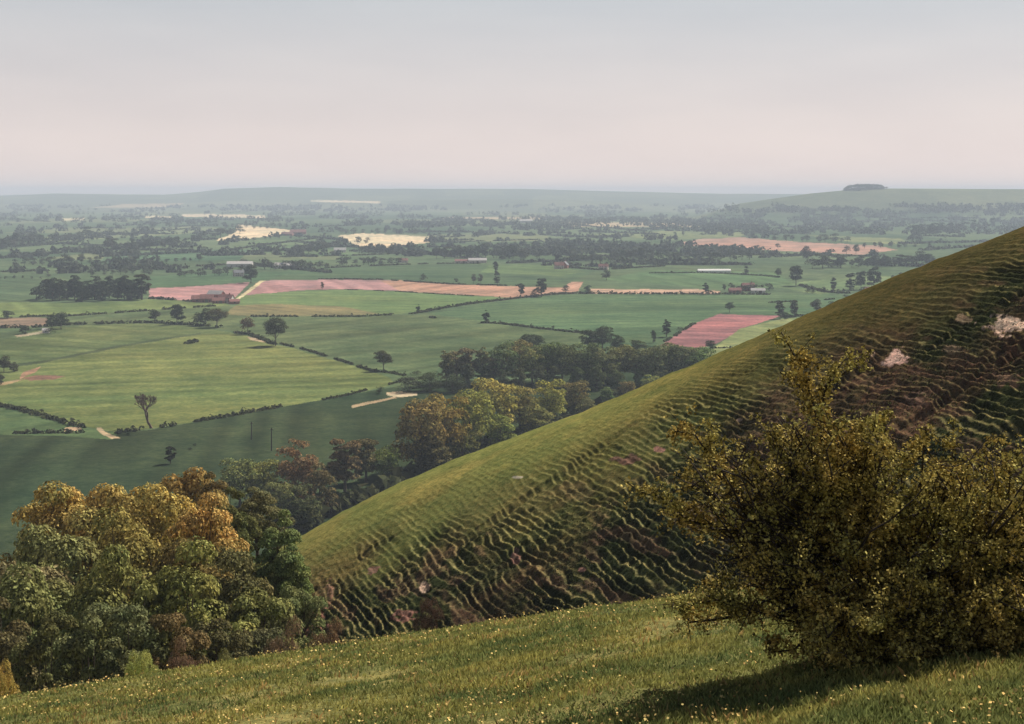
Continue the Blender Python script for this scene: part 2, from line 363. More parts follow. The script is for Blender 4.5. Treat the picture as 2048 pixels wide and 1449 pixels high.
bump = bump+(fbm(Xh/.33, Yh/.33, 57, 3)-.5)*.16*W
gull = -np.clip(fbm(along/2.6, across/9, 61, 3)-.6, 0, 1)*3.0*W
fgm = sst(0, 3, A-B)
tus = (fbm(Xh/.8, Yh/.8, 63, 4)-.5)*.17*fgm+(fbm(Xh/5, Yh/5, 67, 2)-.5)*.3*fgm*sst(6, 16, Yh)
crest = (1-W)*(1-fgm)*((fbm(Xh/2, Yh/2, 71, 4)-.5)*.25+.02*np.sin(ph*2*math.pi)*sst(14, -4, Yh-y1))
Zh = smax(smax(A, B, 2.5), valez(Xh, Yh), 6.0)+D+bump+gull+tus+crest
Zh[-1] -= .6
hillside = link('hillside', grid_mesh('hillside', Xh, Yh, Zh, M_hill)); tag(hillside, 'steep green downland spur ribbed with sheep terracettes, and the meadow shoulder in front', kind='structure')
def lerp(a, b, t): return np.asarray(a)*(1-t[..., None])+np.asarray(b)*t[..., None]
n1 = fbm(Xh/6, Yh/6, 81, 4); n2 = fbm(Xh/1.3, Yh/1.3, 83, 3); n3 = fbm(along/5, across/1.2, 87, 4)
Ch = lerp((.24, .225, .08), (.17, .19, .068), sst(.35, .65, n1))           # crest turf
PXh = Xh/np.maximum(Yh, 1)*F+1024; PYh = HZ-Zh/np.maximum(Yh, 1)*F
Ch = Ch*(1-(sst(4, 30, Xh)*.9*(1-fgm))[..., None])+np.array((.066, .054, .024))*(sst(4, 30, Xh)*.9*(1-fgm))[..., None]  # browner turf to the right, its colour also darkened as shade
fc = lerp((.021, .025, .013), (.040, .050, .022), sst(.4, .6, n2))  # dark riser grass with the shade of the risers put into its colour
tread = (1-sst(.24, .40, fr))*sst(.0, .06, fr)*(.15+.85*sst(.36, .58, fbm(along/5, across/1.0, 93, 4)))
fc = fc*(1-tread[..., None]*.85)+np.array((.26, .235, .11))*(tread*.85)[..., None]  # short trodden treads, paled further in colour as if catching the sun
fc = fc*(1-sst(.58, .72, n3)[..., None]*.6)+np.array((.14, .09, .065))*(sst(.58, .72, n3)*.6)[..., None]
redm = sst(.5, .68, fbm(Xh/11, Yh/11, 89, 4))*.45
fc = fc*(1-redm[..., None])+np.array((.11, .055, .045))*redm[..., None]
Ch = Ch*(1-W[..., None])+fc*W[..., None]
# bare chalk scars and trodden earth on the face
def scar(cx, cy, rx, ry, col, rough=.75, seed=0):
    d = np.hypot((PXh-cx)/rx, (PYh-cy)/ry)+(fbm(PXh/16, PYh/9, 91+seed, 5)-.5)*2*rough
    m = (1-sst(.75, 1.0, d))*(B > A)*(Yh > 60)
    return m, np.array(col)
for a_ in [(1790, 716, 24, 20, (.62, .42, .38), 1.0, 1), (2018, 652, 42, 20, (.55, .42, .36), 1.1, 2), (1925, 640, 22, 10, (.26, .2, .14), 1.1, 3), (1738, 708, 14, 7, (.3, .22, .18), 1.1, 4),
           (1905, 700, 24, 10, (.18, .14, .10), 1.2, 6), (1480, 840, 9, 4, (.4, .3, .26), .9, 7), (1320, 900, 12, 5, (.26, .15, .13), 1, 8), (1250, 920, 26, 9, (.16, .10, .08), 1.2, 9),
           (1035, 955, 12, 3, (.40, .38, .33), .7, 10), (1165, 1140, 9, 6, (.35, .2, .17), 1, 11), (1032, 1115, 8, 16, (.22, .13, .11), 1.1, 12),
           (848, 1175, 9, 12, (.46, .33, .27), 1, 13), (810, 1232, 26, 10, (.24, .13, .11), 1.3, 14), (745, 1140, 12, 8, (.24, .15, .12), 1.2, 15), (620, 1240, 34, 34, (.22, .12, .10), 1.3, 16),
           (660, 1180, 10, 24, (.24, .15, .11), 1.2, 17), (2020, 760, 34, 16, (.16, .11, .08), 1.2, 19), (1830, 800, 26, 12, (.17, .11, .085), 1.2, 20)]:
    m_, c_ = scar(*a_); Ch = Ch*(1-m_[..., None])+c_*m_[..., None]
fgc = lerp((.14, .15, .06), (.21, .20, .085), sst(.35, .65, n2))
Ch = Ch*(1-fgm[..., None])+fgc*fgm[..., None]
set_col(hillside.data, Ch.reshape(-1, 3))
FRm = fr.copy()
del WX, WY, S, D, bump, gull, tus, crest, n1, n2, n3, PXh, PYh, ph, fr, along, across
def near_z(x, y):
    return H(np.asarray(x, float), np.asarray(y, float))

# ------------------------------------------------------------------ trees
def fib(n):
    i = np.arange(n)+.5; ph_ = np.arccos(1-2*i/n); th = math.pi*(1+5**.5)*i
    return np.stack([np.cos(th)*np.sin(ph_), np.sin(th)*np.sin(ph_), np.cos(ph_)], -1)
def crown_mesh(name, seed, h, rx, zc, rz, nl, lr, n, size, m, top=0.0, dens=1.0, low=-.75):
    """crown of leaf clumps: lumps over an ellipsoid, every lump a shell of leaf-sized faces"""
    rng = np.random.default_rng(seed)
    d = fib(nl*2); d = d[d[:, 2] > low][:]; rng.shuffle(d); d = d[:nl]
    L = d*np.array([rx, rx, rz])*rng.uniform(.55, .9, (len(d), 1))*(1+.15*rng.normal(size=(len(d), 1)))
    L[:, 2] += zc
    r = lr*rng.uniform(.6, 1.35, len(L))
    w_ = r**2; cnt = (n*w_/w_.sum()).astype(int)
    P = []; Nn = []
    for c, rr, k in zip(L, r, cnt):
        v = rng.normal(size=(k, 3)); v /= np.linalg.norm(v, axis=1)[:, None]
        v[:, 2] = np.where(v[:, 2] < -.2, -v[:, 2]*rng.uniform(0, 1, k), v[:, 2])
        rad = rr*rng.uniform(.82, 1.06, (k, 1))
        P.append(c+v*rad*np.array([1.15, 1.15, .68])); Nn.append(v+rng.normal(size=(k, 3))*.42+np.array([0, 0, .65]))
    P = np.concatenate(P); Nn = np.concatenate(Nn); Nn /= np.linalg.norm(Nn, axis=1)[:, None]
    V, Q = leaf_quads(P, Nn, size*rng.uniform(.6, 1.3, len(P)), rng)
    return mesh_np(name, V, Q, [m]), L
def trunk_mesh(name, seed, h, L, r0, fork=.3, nb=10, k=6, m=None):
    rng = np.random.default_rng(seed); mb = MB()
    f = h*fork; top = np.array([rng.normal()*.02*h, rng.normal()*.02*h, h*.72])
    pts = [np.array([0, 0, -.6]), np.array([0, 0, 0]), np.array([top[0]*.2, top[1]*.2, f]), np.array([top[0]*.6, top[1]*.6, h*.5]), top]
    mb.tube(pts, [r0*1.5, r0*1.15, r0*.8, r0*.45, r0*.12], k)
    idx = rng.permutation(len(L))[:nb]
    for i in idx:
        e = L[i]; z0 = f*rng.uniform(.75, 1.3); s = np.array([0, 0, min(z0, e[2]-.1)])
        mid = s*.5+e*.5+np.array([0, 0, .06*h*rng.uniform(-.5, 1)])+rng.normal(size=3)*.02*h
        mb.tube([s, s*.75+mid*.25, mid, e], [r0*.45, r0*.4, r0*.25, r0*.07], max(4, k-1))
    return mb.mesh(name, [m or M_bark], True)
def bare_tree_mesh(name, seed, h, r0, m, depth=5, spread=.55, k=5):
    rng = np.random.default_rng(seed); mb = MB()
    def grow(p, d, l, r, lev):
        n = 4; pts = [p]; 
        for i in range(n):
            d2 = d+rng.normal(size=3)*.13; d2[2] += .05; d2 /= np.linalg.norm(d2); d = d2; p = p+d*l/n; pts.append(p)
        mb.tube(pts, np.maximum(np.linspace(r, r*.68, n+1), .08), k if lev < 2 else 3)
        if lev >= depth: return
        for j in range(rng.integers(2, 4) if lev < depth-1 else 4):
            a = rng.normal(size=3); a -= a.dot(d)*d; a /= np.linalg.norm(a)
            dd = d+a*spread*rng.uniform(.6, 1.3); dd[2] += .12; dd /= np.linalg.norm(dd)
            q = pts[-1] if j < 2 else pts[-2]
            grow(q, dd, l*rng.uniform(.65, .9), r*.68, lev+1)
    grow(np.array([0, 0, -.3]), np.array([0, 0, 1.]), h*.28, r0, 0)
    return mb.mesh(name, [m], True)
PROTO = {}
# kind: (height, crown radius, crown centre z, crown half height)  unit tree about 16 m tall
KINDS = {'round': (16, 6.4, 8.3, 7.3), 'wide': (16, 8.0, 9.6, 6.0), 'tall': (16, 3.9, 8.4, 7.5), 'slim': (16, 2.4, 8.2, 7.6), 'dense': (16, 5.8, 7.2, 8.2), 'shrub': (16, 10, 7.0, 8.0)}
LODS = {0: (42, 17000, .38), 1: (38, 4600, .72), 2: (22, 1300, 1.2), 3: (11, 260, 2.2)}
def proto(kind, lod, var):
    key = (kind, lod, var)
    if key in PROTO: return PROTO[key]
    h, rx, zc, rz = KINDS[kind]; nl, n, size = LODS[lod]
    seed = hash_(kind, lod, var)
    cm, L = crown_mesh('crown_%s' % kind, seed, h, rx, zc, rz, nl, max(1.45, rx*.25) if lod == 0 else rx*(.25 if lod == 0 else .34 if lod < 2 else .45 if lod == 2 else .6) if kind != 'slim' else rx*.55, n, size, M_leaf if lod < 2 else M_leaf_far, low=-.95 if kind in ('dense', 'shrub', 'tall', 'slim') else -.8)
    tm = trunk_mesh('trunk_%s' % kind, seed+1, h, L, .42 if kind != 'slim' else .25, .28, {0: 16, 1: 9, 2: 4, 3: 0}[lod], {0: 8, 1: 6, 2: 5, 3: 4}[lod])
    if lod >= 3:   # too small to show its parts: one mesh
        me = cm
        V = np.zeros(len(cm.vertices)*3, np.float32); cm.vertices.foreach_get('co', V); V = V.reshape(-1, 3)
        V2 = np.zeros(len(tm.vertices)*3, np.float32); tm.vertices.foreach_get('co', V2); V2 = V2.reshape(-1, 3)
        q1 = np.arange(len(V)).reshape(-1, 4)
        q2 = np.zeros(len(tm.loops), np.int32); tm.loops.foreach_get('vertex_index', q2); q2 = q2.reshape(-1, 4)+len(V)
        me = mesh_np('far_tree_%s' % kind, np.concatenate([V, V2]), np.concatenate([q1, q2]), [M_leaf_far, M_bark], mi=[0]*len(q1)+[1]*len(q2))
        PROTO[key] = (me, None)
    else: PROTO[key] = (cm, tm)
    return PROTO[key]
def hash_(kind, lod, var): return sum(ord(c) for c in kind)*7+lod*101+var*13
NV = {0: 4, 1: 3, 2: 3, 3: 3}
rngT = np.random.default_rng(11)
TREECOUNT = [0]
def tree(x, y, z, h, kind, lod, col, label, cat='tree', group=None, wscale=1.0, name=None, var=None):
    var = int(rngT.integers(0, NV[lod])) if var is None else var
    cm, tm = proto(kind, lod, var); s = h/16.0
    nm = name or ('shrub' if kind == 'shrub' else 'tree'); rz = float(rngT.uniform(0, 6.28))
    j = rngT.uniform(.88, 1.12, 3)
    c4 = (col[0]*j[0], col[1]*j[1], col[2]*j[2], 1)
    TREECOUNT[0] += 1
    if tm is None:
        o = link(nm, cm, loc=(x, y, z)); o.rotation_euler = (0, 0, rz); o.scale = (s*wscale, s*wscale, s); o.color = c4
        return tag(o, label, cat, group)
    r = empty(nm, (x, y, z), rz, (s*wscale, s*wscale, s))
    a = link('crown', cm, r); a.color = c4
    link('trunk', tm, r)
    return tag(r, label, cat, group)
def lod_for(hpx): return 1 if hpx > 34 else 2 if hpx > 17 else 3
OLIVE = (.075, .085, .028); DKG = (.035, .05, .022); MIDG = (.05, .075, .028); BRN = (.085, .065, .035); ORG = (.135, .118, .046); GOLD = (.16, .13, .04); FRESH = (.07, .115, .04); GREY = (.05, .06, .045)
def vt(X, Y, hpx, kind, col, label, group=None, w=1.0, cat='tree', name=None):
    x, y, z = at(X, Y); return tree(x, y, z-.2, hpx*y/F, kind, lod_for(hpx), col, label, cat, group, w, name)

# --- the big clump in the coombe, lower left
def ct(X, topY, t, wpx, kind, col, label, group=None, lod=0):
    x, y, z = at_t(X, t); ztop = -(topY-HZ)/F*t; h = max(ztop-z, 3)*1.09; col = (col[0]*2.0+.016, min(col[1]*2.0+.01, (col[0]*2.0+.016)*1.02), col[2]*1.9+.006)
    hk, rx, zc, rz = KINDS[kind]; wid = (wpx/2)*t/F
    return tree(x, y, z-.3, h/((zc+rz)/16*1.03), kind, lod, col, label, 'tree' if kind != 'shrub' else 'shrub', group, max(.64 if kind != 'shrub' else .3, wid/(rx*1.05*h/16/((zc+rz)/16*1.03))))
for a_ in [
 (165, 936, 122, 150, 'round', ORG, 'orange tinted tree whose rounded top is the highest of the left clump'),
 (256, 940, 120, 118, 'round', (.15, .12, .04), 'golden green domed tree right of the highest orange treetop'),
 (108, 984, 121, 130, 'round', (.11, .085, .035), 'brownish tree at the upper left shoulder of the clump'),
 (325, 966, 114, 170, 'round', (.13, .112, .045), 'broad tan topped tree in the middle of the clump skyline'),
 (405, 1000, 110, 130, 'round', ORG, 'orange topped tree at the right shoulder of the clump'),
 (462, 985, 120, 110, 'dense', (.04, .045, .022), 'dark narrow tree behind the right shoulder of the clump'),
 (375, 922, 150, 62, 'tall', (.12, .08, .035), 'thin rust topped tree standing up behind the clump beside the dark field'),
 (430, 960, 145, 70, 'tall', (.05, .045, .025), 'thin dark tree just right of the rust topped one behind the clump'),
 (250, 1036, 104, 175, 'round', (.075, .09, .032), 'large olive tree in the centre of the clump under the orange tops'),
 (100, 1048, 108, 160, 'round', (.07, .095, .032), 'large olive green tree on the left side of the clump'),
 (22, 1120, 98, 140, 'round', (.08, .07, .035), 'brownish tree cut by the left edge of the picture'),
 (345, 1075, 98, 150, 'round', (.06, .06, .027), 'dark tree in the middle of the clump with shaded crown'),
 (420, 1070, 104, 150, 'round', (.05, .05, .025), 'dark tree left of the bright green right hand tree of the clump'),
 (560, 1030, 107, 130, 'dense', (.062, .10, .034), 'bright green leafy tree at the right edge of the clump'),
 (515, 985, 128, 120, 'round', (.055, .075, .03), 'mid green tree behind the bright green right edge tree'),
 (585, 1085, 106, 90, 'dense', (.07, .105, .036), 'pale green tree touching the foot of the grassy spur'),
 (65, 1130, 88, 150, 'round', (.055, .058, .028), 'dark tree in front at the far left of the clump'),
 (145, 1120, 92, 140, 'dense', (.062, .09, .032), 'green leafy tree in the left front of the clump'),
 (235, 1130, 86, 160, 'round', (.066, .088, .03), 'green tree in the middle front with stepped leaf layers'),
 (372, 1110, 88, 120, 'round', (.09, .10, .034), 'yellow green tree in the centre front of the clump'),
 (470, 1130, 92, 140, 'round', (.045, .055, .026), 'dark shadowed tree at the right front of the clump'),
 (520, 1150, 90, 130, 'dense', (.06, .095, .034), 'green tree low at the right front of the clump'),
 (180, 1215, 78, 130, 'dense', (.058, .092, .034), 'low green tree at the left foot of the clump'),
 (265, 1205, 77, 130, 'dense', (.055, .095, .036), 'low bright green tree at the middle foot of the clump'),
 (95, 1230, 76, 130, 'dense', (.035, .038, .02), 'low dark tree at the far left foot of the clump'),
 (10, 1210, 80, 120, 'dense', (.04, .042, .022), 'low dark tree at the picture edge by the meadow'),
 (350, 1225, 78, 120, 'dense', (.06, .05, .028), 'low brownish tree between the green ones at the clump foot'),
 (430, 1215, 82, 120, 'dense', (.035, .04, .02), 'low dark tree right of centre at the clump foot'),
 (520, 1225, 86, 130, 'dense', (.04, .05, .025), 'low dark green tree at the right foot of the clump'),
 (590, 1160, 96, 70, 'dense', (.065, .09, .032), 'slender green tree where the clump meets the terraces'),
]: ct(*a_)
for X, topY, t, wpx, col, lab in [(285, 1290, 66, 78, (.13, .12, .05), 'pale yellowish shrub at the meadow edge below the clump'), (4, 1325, 60, 30, (.15, .13, .04), 'yellow flowered shrub at the left picture edge beside the meadow'),
    (365, 1285, 70, 66, (.055, .042, .03), 'reddish brown shrub at the meadow edge below the clump'), (450, 1292, 68, 80, (.06, .06, .03), 'dark scrubby shrub right of the reddish shrub at the meadow edge'), (565, 1250, 80, 80, (.06, .048, .035), 'pinkish brown shrub between the clump and the terraces'),
    (855, 1188, 90, 60, (.03, .022, .017), 'dark brown shrub alone at the foot of the terraced slope'), (650, 1245, 90, 50, (.065, .045, .035), 'small reddish shrub on the bare foot of the spur')]:
    ct(X, topY, t, wpx, 'shrub', col, lab)

# --- tree belt behind the spur
BG = 'trees of the belt behind the green spur crest'
for X, Y, h, kind, col, lab, w_ in [
 (480, 1020, 105, 'round', (.07, .075, .035), 'thin brownish green tree at the left end of the belt', 1), (525, 1010, 95, 'round', (.065, .07, .03), 'loose olive tree next to the belt left end', 1),
 (590, 1010, 128, 'dense', (.075, .055, .035), 'tall rusty brown tree in the left belt', .9), (560, 1040, 80, 'round', (.06, .07, .03), 'lower olive tree in front of the tall rusty tree', 1),
 (640, 1030, 105, 'dense', (.045, .04, .025), 'dark brown tree against the spur end', .9), (605, 1060, 90, 'dense', (.035, .035, .02), 'dark low tree where the spur end starts', 1.1),
 (690, 985, 118, 'tall', (.05, .042, .028), 'tall dark tree with ragged top in the belt gap', 1.1), (732, 965, 98, 'tall', (.042, .042, .024), 'second dark ragged tree right of the tall dark one', 1.1), (770, 960, 70, 'round', (.06, .07, .034), 'small olive tree right of the ragged dark pair', 1),
 (840, 945, 150, 'round', (.075, .06, .032), 'large brown crowned tree at the left of the main belt', .85), (890, 930, 140, 'round', (.08, .075, .03), 'large olive brown tree beside the large brown one', .85),
 (860, 950, 80, 'dense', (.035, .04, .02), 'low dark tree below the large brown crown', 1.3), (940, 905, 130, 'round', (.085, .085, .03), 'olive tree in the middle of the belt', .9),
 (985, 880, 128, 'round', (.12, .11, .035), 'golden green tree with the highest domed top of the belt', .95), (1040, 870, 105, 'round', (.085, .08, .032), 'olive brown tree right of the golden dome', .95),
 (1100, 850, 92, 'round', (.11, .105, .035), 'yellow green tree with a small bright dome', .9), (1150, 835, 78, 'round', (.075, .065, .035), 'brownish tree near the right end of the belt', 1), (1000, 900, 70, 'dense', (.075, .09, .03), 'low leafy green tree before the golden dome', 1.3),
 (1080, 875, 60, 'dense', (.06, .07, .028), 'low olive tree against the crest below the bright dome', 1.4), (925, 930, 70, 'dense', (.04, .045, .022), 'low dark tree against the crest mid belt', 1.4), (1175, 845, 48, 'dense', (.06, .055, .032), 'low brown tree close to the crest at the belt right', 1.3),
 (1212, 820, 50, 'tall', (.05, .06, .035), 'thin grey green tree by the gap right of the belt', 1.2), (1255, 805, 46, 'round', (.07, .06, .04), 'small brownish tree above the crest by the small green field', 1),
 (1300, 790, 40, 'dense', (.08, .10, .04), 'pale green bushy tree rising just over the crest', 1.3), (1350, 765, 34, 'dense', (.07, .095, .035), 'pale green low tree over the crest near the wood end', 1.3)]:
    vt(X, Y, h, kind, (col[0]*2.15, col[1]*2.1, col[2]*1.7), lab, BG, w_)
# --- wood in the middle distance
ORD = ['leftmost', 'second from left', 'third from left', 'fourth from left', 'fifth from left', 'sixth from left', 'seventh from left', 'eighth from left', 'ninth from left', 'tenth from left',
       'eleventh from left', 'twelfth from left', 'thirteenth from left', 'fourteenth from left', 'fifteenth from left', 'sixteenth from left', 'seventeenth from left', 'eighteenth from left', 'nineteenth from left', 'twentieth from left', 'second from right', 'rightmost']
WG = 'trees of the mid vale wood'
rw = np.random.default_rng(5)
for X0, X1, Y0, n, h0, cols, kinds, lab in [
 (890, 990, 768, 5, 72, [(.06, .055, .032), (.055, .06, .03)], ['round', 'tall'], 'brownish tree in the left part of the mid vale wood'),
 (1010, 1150, 766, 6, 80, [(.055, .065, .028), (.07, .07, .03)], ['round'], 'olive tree in the middle part of the mid vale wood'),
 (1170, 1400, 770, 8, 76, [(.05, .065, .028), (.06, .065, .03)], ['round', 'dense'], 'dark green tree in the right part of the mid vale wood'),
 (930, 1150, 778, 7, 44, [(.03, .038, .02)], ['dense'], 'low dark tree along the front of the mid vale wood'),
 (1190, 1410, 782, 6, 46, [(.035, .045, .022)], ['dense'], 'low dark tree along the right front of the mid vale wood'),
 (1040, 1130, 745, 3, 58, [(.055, .06, .035)], ['round'], 'hazy olive tree in the back row of the mid vale wood')]:
    for i in range(n):
        f = i/(max(n-1, 1)); c = cols[int(rw.integers(len(cols)))]
        vt(X0+(X1-X0)*f+rw.uniform(-5, 5), Y0+rw.uniform(-5, 5), h0*rw.uniform(.88, 1.12), kinds[int(rw.integers(len(kinds)))], tuple(q*2.0 for q in c), ORD[i]+' '+lab, lab.replace('tree', 'trees', 1), rw.uniform(.85, 1.1))
for X, Y, h, k, c, lab, w_ in [
 (1052, 712, 46, 'round', (.04, .05, .028), 'dark lobed tree left behind the mid vale wood', .9), (1075, 706, 40, 'round', (.045, .055, .03), 'second dark lobed tree left behind the mid vale wood', .9),
 (1180, 702, 46, 'round', (.036, .048, .026), 'dark round tree at the left of the dark group behind the wood', 1), (1205, 700, 50, 'round', (.036, .048, .026), 'tallest dark round tree behind the wood', 1),
 (1235, 706, 36, 'dense', (.045, .055, .03), 'lower dark tree right of the tallest one behind the wood', 1.2), (1275, 706, 30, 'dense', (.05, .06, .03), 'small olive tree between the dark group and the rose field', 1.3),
 (1307, 686, 28, 'slim', (.05, .06, .035), 'thin pale tree beside the dark upright tree by the rose field', 1), (1333, 674, 36, 'tall', (.028, .036, .022), 'dark upright tree at the left tip of the rose field', .9),
 (1360, 662, 10, 'shrub', (.05, .06, .04), 'tiny shrub on the upper edge of the rose field', 1), (1420, 700, 22, 'dense', (.035, .045, .022), 'dark bushy tree at the lower corner of the rose field', 1.1),
 (1395, 735, 40, 'dense', (.05, .062, .03), 'leafy tree at the right end of the wood below the rose field', 1.2),
 (820, 784, 32, 'shrub', (.045, .048, .03), 'dark rounded shrub at the left tip of the wood', 1.3), (860, 783, 38, 'shrub', (.04, .045, .025), 'second dark shrub from the left tip of the wood', 1.2), (905, 785, 36, 'shrub', (.035, .04, .022), 'third dark shrub before the wood beside the pale track', 1.2),
 (1180, 772, 30, 'shrub', (.06, .08, .035), 'grey green shrub in front of the wood by the small field', 1.3), (1215, 770, 28, 'shrub', (.065, .085, .04), 'second grey green shrub in front of the wood', 1.3),
 (833, 750, 10, 'shrub', (.04, .05, .03), 'small low shrub left of the wood on the green slope', 1.5),
 (767, 742, 44, 'wide', (.045, .045, .028), 'lone dark oak with a shadow pool in the green field', .75), (740, 745, 8, 'shrub', (.03, .035, .02), 'low dark mass added as shadow at the foot of the lone dark oak', 2.2),  # the low dark form left of the oak stands in for its shadow
 (759, 788, 18, 'shrub', (.05, .055, .03), 'small shrub by the end of the pale track', .6),
 (551, 692, 62, 'wide', (.05, .052, .028), 'tall spreading tree on the crest of the light field', .72), (495, 669, 34, 'wide', (.07, .05, .03), 'rusty round headed tree left of the tall spreading one', .75),
 (434, 655, 40, 'wide', (.055, .052, .03), 'broad brown headed tree on the field crest', .95), (412, 652, 36, 'round', (.045, .048, .028), 'tree half behind the broad brown headed one', .7), (396, 652, 27, 'round', (.035, .042, .024), 'small dark tree left of the broad brown headed one', .8),
 (354, 649, 43, 'round', (.032, .038, .022), 'dark upright tree with a lumpy crown on the field crest', .75), (309, 645, 30, 'round', (.035, .045, .026), 'dark conical tree left of the lumpy one', .85),
 (122, 658, 34, 'round', (.032, .038, .022), 'dark round tree of the pair on the left hedge', .95), (104, 658, 30, 'round', (.03, .036, .02), 'left tree of the dark pair on the left hedge', .9),
 (51, 668, 20, 'dense', (.035, .042, .024), 'small bushy tree by the left track bend', 1.2), (15, 637, 18, 'dense', (.035, .042, .026), 'low dark tree at the left edge above the brown strip', 1.6), (100, 668, 14, 'shrub', (.035, .04, .022), 'dark shrub under the dark pair of trees', 1),
 (8, 745, 34, 'round', (.04, .042, .026), 'dark tree at the left picture edge by the bare soil', .9), (28, 744, 22, 'dense', (.045, .042, .028), 'smaller dark tree beside the bare soil patch', 1),
 (-4, 770, 26, 'dense', (.03, .032, .02), 'dark bushy tree cut by the left edge below the soil patch', 1),
 (341, 928, 40, 'tall', (.02, .024, .014), 'small black looking tree alone in the dark field', .9), (380, 902, 9, 'shrub', (.02, .025, .015), 'tiny bush in the dark field, lower left of two', .7), (390, 893, 8, 'shrub', (.02, .025, .015), 'tiny bush in the dark field, upper right of two', .7),
 (836, 627, 20, 'tall', (.03, .038, .022), 'small dark upright tree where two hedges meet', .8), (972, 646, 29, 'tall', (.03, .038, .022), 'dark pointed tree on the hedge of the broad green field', .9),
 (645, 579, 17, 'tall', (.035, .04, .026), 'small dark tree standing in the long pink field', .8), (502, 567, 40, 'round', (.036, .042, .03), 'large round tree at the top of the farm track', .8),
 (1042, 595, 29, 'slim', (.03, .036, .024), 'dark columnar tree at the right end of the pink field', 1.2), (1083, 594, 42, 'tall', (.035, .042, .028), 'tall dark tree on the field corner right of the columnar one', 1), (1070, 594, 16, 'dense', (.035, .04, .026), 'low bushy tree between the columnar and the tall dark tree', 1.1),
 (1131, 585, 15, 'dense', (.035, .042, .028), 'low dark tree below the pink field corner', 1.2), (1176, 588, 19, 'dense', (.04, .045, .03), 'small dark tree at the start of the pale pink strip', .9), (1213, 561, 21, 'round', (.045, .052, .035), 'small round tree below the village house', .9),
 (846, 565, 17, 'round', (.04, .045, .03), 'small round tree left on the upper edge of the pink field', .8), (912, 567, 11, 'dense', (.04, .045, .03), 'low bush like tree on the upper edge of the pink field', .9), (947, 568, 20, 'round', (.06, .05, .04), 'brownish tree, left of a thin pair above the pink field', .6), (961, 568, 20, 'round', (.06, .05, .04), 'brownish tree, right of a thin pair above the pink field', .6),
 (994, 570, 26, 'tall', (.04, .042, .03), 'dark ragged tree right of the thin brown pair', .9), (991, 548, 27, 'slim', (.04, .045, .03), 'thin poplar behind the dark ragged tree', 1.1),
 (1411, 590, 25, 'slim', (.03, .036, .026), 'dark cypress like tree left of the small farm', 1.3), (1493, 550, 18, 'tall', (.035, .042, .03), 'small dark tree right of the long white glasshouse', .9), (1556, 555, 19, 'round', (.038, .045, .032), 'small dark round tree left of the tall round elm', .9),
 (1592, 572, 44, 'round', (.036, .045, .030), 'tall rounded elm standing in the green fields', .75), (1459, 626, 22, 'wide', (.034, .042, .026), 'small spreading tree above the rose field', .8),
 (1560, 638, 38, 'tall', (.045, .052, .034), 'thin tree at the right corner of the rose field', .9), (1589, 634, 38, 'tall', (.055, .06, .042), 'pale thin tree second in the row by the spur edge', .9), (1632, 628, 34, 'round', (.055, .06, .042), 'pale loose tree third in the row by the spur edge', .7), (1662, 624, 22, 'round', (.055, .06, .042), 'pale low tree fourth in the row by the spur edge', .8), (1693, 613, 24, 'round', (.055, .06, .045), 'pale tree last in the row by the spur edge', .8),
 (1570, 640, 18, 'dense', (.035, .04, .026), 'dark bush like tree at the foot of the thin tree', 1),
 (1667, 582, 26, 'slim', (.035, .042, .03), 'pointed dark tree left of the tall elm group', 1.2), (1700, 580, 34, 'tall', (.035, .042, .03), 'left tree of the tall elm group', 1), (1722, 580, 40, 'round', (.033, .04, .028), 'second tree of the tall elm group', .7), (1748, 579, 46, 'round', (.033, .04, .028), 'tallest and rightmost tree of the tall elm group', .75),
 (1800, 563, 17, 'round', (.045, .055, .04), 'hazy round tree right of the tall elm group', .9), (1785, 561, 11, 'dense', (.045, .055, .04), 'hazy low tree right of the tall elm group', .9),
 (1612, 518, 28, 'dense', (.045, .05, .04), 'dark bushy tree below the far pink field', .9), (1556, 498, 11, 'round', (.05, .055, .045), 'small tree standing in the far pink field', 1), (1515, 498, 8, 'round', (.05, .055, .045), 'tiny tree left in the far pink field', 1),
 (1693, 509, 17, 'round', (.05, .055, .045), 'left tree of two on the right tip of the far pink field', .9), (1712, 508, 19, 'round', (.05, .055, .045), 'right tree of two on the right tip of the far pink field', .8),
 (1303, 485, 16, 'round', (.05, .055, .045), 'left of two far round trees left of the far pink field', .9), (1320, 484, 17, 'round', (.05, .055, .045), 'right of two far round trees left of the far pink field', .7),
 (735, 483, 9, 'round', (.05, .055, .045), 'tiny tree standing in the right cream field', 1.1),
 (284, 600, 58, 'tall', (.045, .04, .028), 'tall reddish tree at the right end of the left wood', 1)]:
    vt(X, Y, h, k, c, lab, None, w_, 'shrub' if k == 'shrub' else 'tree')
# --- left wood
for i in range(15):
    vt(76+i*14.5+rw.uniform(-3, 3), 601-(i > 9)*2+rw.uniform(-3, 3), 44*rw.uniform(.85, 1.1)*(.75 if i == 0 else 1), 'dense', (.030, .036, .022), ORD[i]+' dark tree in the woodland block left of the pink field farm', 'dark trees of the left wood', .95)
